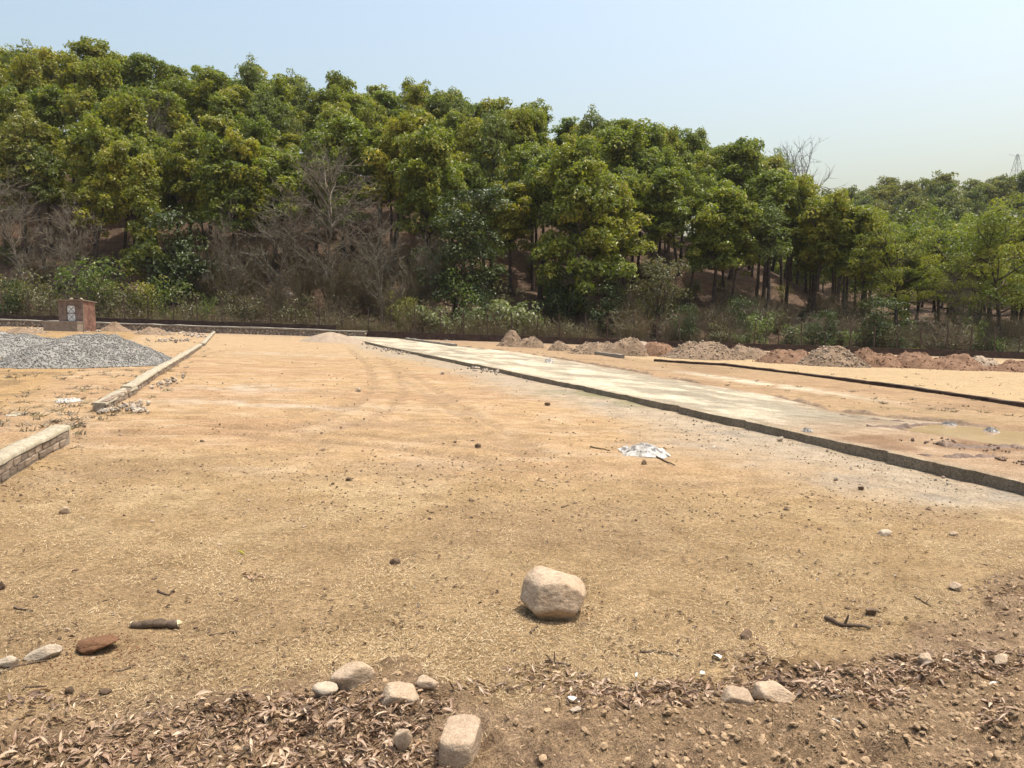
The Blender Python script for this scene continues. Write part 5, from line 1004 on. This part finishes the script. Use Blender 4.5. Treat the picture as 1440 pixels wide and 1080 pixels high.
def scrap(px, py, s, label, mat='paper', name='paper_scrap', cat='scrap'):
    x, y = ground_at(px, py); i = int(px) % 10; o = link(name, MB().add(*LEAVES[i]).mesh('scrap', M[mat], True)); o.scale = (s, s * 1.7, s * 0.6); o.rotation_euler = (0.2, 0.1, px * 0.7); o.location = (x, y, gz(x, y) + 0.015); tag(o, label, cat)
scrap(807, 990, 0.06, 'square cream paper scrap below the boulder'); scrap(988, 950, 0.035, 'small white scrap at the right of the middle leaf band'); scrap(1008, 927, 0.06, 'white scrap at the left tip of the right leaf drift'); scrap(1175, 1042, 0.035, 'white flake on the bare soil at lower right'); scrap(895, 952, 0.04, 'white flake beside the middle leaf band'); scrap(1396, 980, 0.045, 'white flake on the bare soil near the right edge')
scrap(340, 780, 0.085, 'single yellow leaf on the left grass', 'yellowleaf', 'yellow_leaf', 'leaf'); scrap(570, 996, 0.09, 'yellow leaf beside the flat yellowish stone', 'yellowleaf', 'yellow_leaf', 'leaf')
# mud lumps pushed up on the slab beside the puddle, and rubble where the slab is broken
def lumps_on(name, spots, n, size, mat, label, cat, seed, dz):
    r = np.random.default_rng(seed); C = []
    for k in range(n):
        (a, b), (c, d) = spots[r.integers(len(spots))]; t_ = r.uniform(); x, y = ground_at(a + (c - a) * t_ + r.normal(0, 6), b + (d - b) * t_ + r.normal(0, 1.6), dz); C.append((x, y, float(plane(x, y)) + dz + 0.015))
    sz = r.uniform(*size, n) * r.uniform(0.4, 1, n); tag(chips(MB(), np.array(C), sz, r, 0.75, r.uniform(0, 1, n)).build(name, M[mat]), label, cat, kind='stuff')
def mud_ridge(pts, wid, amp, label, seed):
    P = resample([ground_at(a, b, SLAB) for a, b in pts], 160); w = np.linspace(-1, 1, 11); N = unit(np.gradient(P, axis=0)); Rr = np.stack([N[:, 1], -N[:, 0]], -1); k = np.arange(160)
    ww = wid * (0.6 + 0.9 * fbm(k * 0.06, k * 0, 3, seed)) * np.minimum(1, np.minimum(k, 159 - k) / 12 + 0.1); xy = P[:, None] + Rr[:, None] * (w[None] * ww[:, None] + ((fbm(k * 0.07, k * 0 + 3, 3, seed) - 0.5) * wid * 1.5)[:, None])[..., None]
    V = np.zeros((160, 11, 3)); V[..., :2] = xy; V[..., 2] = plane(xy[..., 0], xy[..., 1]) + SLAB - 0.03 + amp * (1 - w ** 2)[None] * (0.15 + 1.6 * fbm(xy[..., 0] * 6, xy[..., 1] * 6, 4, seed + 1)) * (0.4 + 1.0 * fbm(k * 0.09, k * 0 + 5, 2, seed))[:, None]
    i = np.arange(159)[:, None] * 11; j = np.arange(10)[None]; tag(MB().add(V, np.stack([i + j, i + j + 1, i + 12 + j, i + 11 + j], -1).reshape(-1, 4)).build('mud_ridge', M['mud'], None, True), label, 'mud ridge', 'mud ridges round the puddle')
mud_ridge([(1218, 599), (1262, 600), (1310, 596), (1345, 597)], 0.09, 0.05, 'dark mud ridge along the left back edge of the puddle', 71)
mud_ridge([(1335, 597), (1390, 604), (1440, 610), (1520, 620)], 0.09, 0.05, 'dark mud ridge along the right back edge of the puddle', 75)
mud_ridge([(1312, 624), (1360, 628), (1420, 628), (1490, 634)], 0.16, 0.055, 'broad churned mud ridge in front of the puddle', 79)
mud_ridge([(1180, 582), (1215, 588), (1262, 592), (1290, 594)], 0.08, 0.035, 'thin mud ridge left of the puddle on the far road edge', 83)
mud_ridge([(1290, 640), (1340, 643), (1400, 641)], 0.10, 0.05, 'low flattened mud ridge nearest the road edge', 87)
lumps_on('mud_lumps', [((1310, 625), (1480, 632)), ((1350, 632), (1480, 640)), ((1260, 622), (1340, 620)), ((1400, 645), (1450, 655))], 70, (0.025, 0.09), 'mud', 'dark wet mud lumps churned up round the puddle', 'mud', 12, SLAB)
lumps_on('broken_concrete', [((540, 492), (568, 498)), ((510, 485), (545, 490)), ((660, 518), (700, 524))], 90, (0.08, 0.3), 'rubble', 'broken pieces of concrete at the gap in the slab road', 'rubble', 13, 0.02)
lumps_on('wall_rubble', [((140, 580), (200, 566)), ((215, 545), (262, 528)), ((190, 575), (200, 580))], 160, (0.04, 0.16), 'rubble', 'broken brick and mortar fallen beside the far low wall', 'rubble', 14, 0.02)
lumps_on('stone_rubble', [((222, 479), (262, 478)), ((262, 470), (290, 474)), ((30, 464), (60, 463)), ((120, 466), (136, 463)), ((190, 466), (290, 469)), ((300, 462), (470, 469)), ((560, 472), (640, 478))], 420, (0.1, 0.42), 'rubble', 'stones and building rubble strewn before the boundary wall', 'rubble', 15, 0.02)

# ------------------------------------------------------------------ dry-season haze
def haze():
    m = bpy.data.materials.new('haze'); m.use_nodes = True; nt = m.node_tree; nt.nodes.clear()
    o = nd(nt, 'ShaderNodeOutputMaterial'); v = nd(nt, 'ShaderNodeVolumePrincipled'); v.inputs['Color'].default_value = (0.93, 0.95, 1.0, 1); v.inputs['Density'].default_value = HAZE; v.inputs['Anisotropy'].default_value = 0.2
    nt.links.new(v.outputs[0], o.inputs['Volume']); tag(box(MB(), -1520, 1520, -1520, 1520, -8, 75).build('haze', m), kind='stuff')
if HAZE: haze()
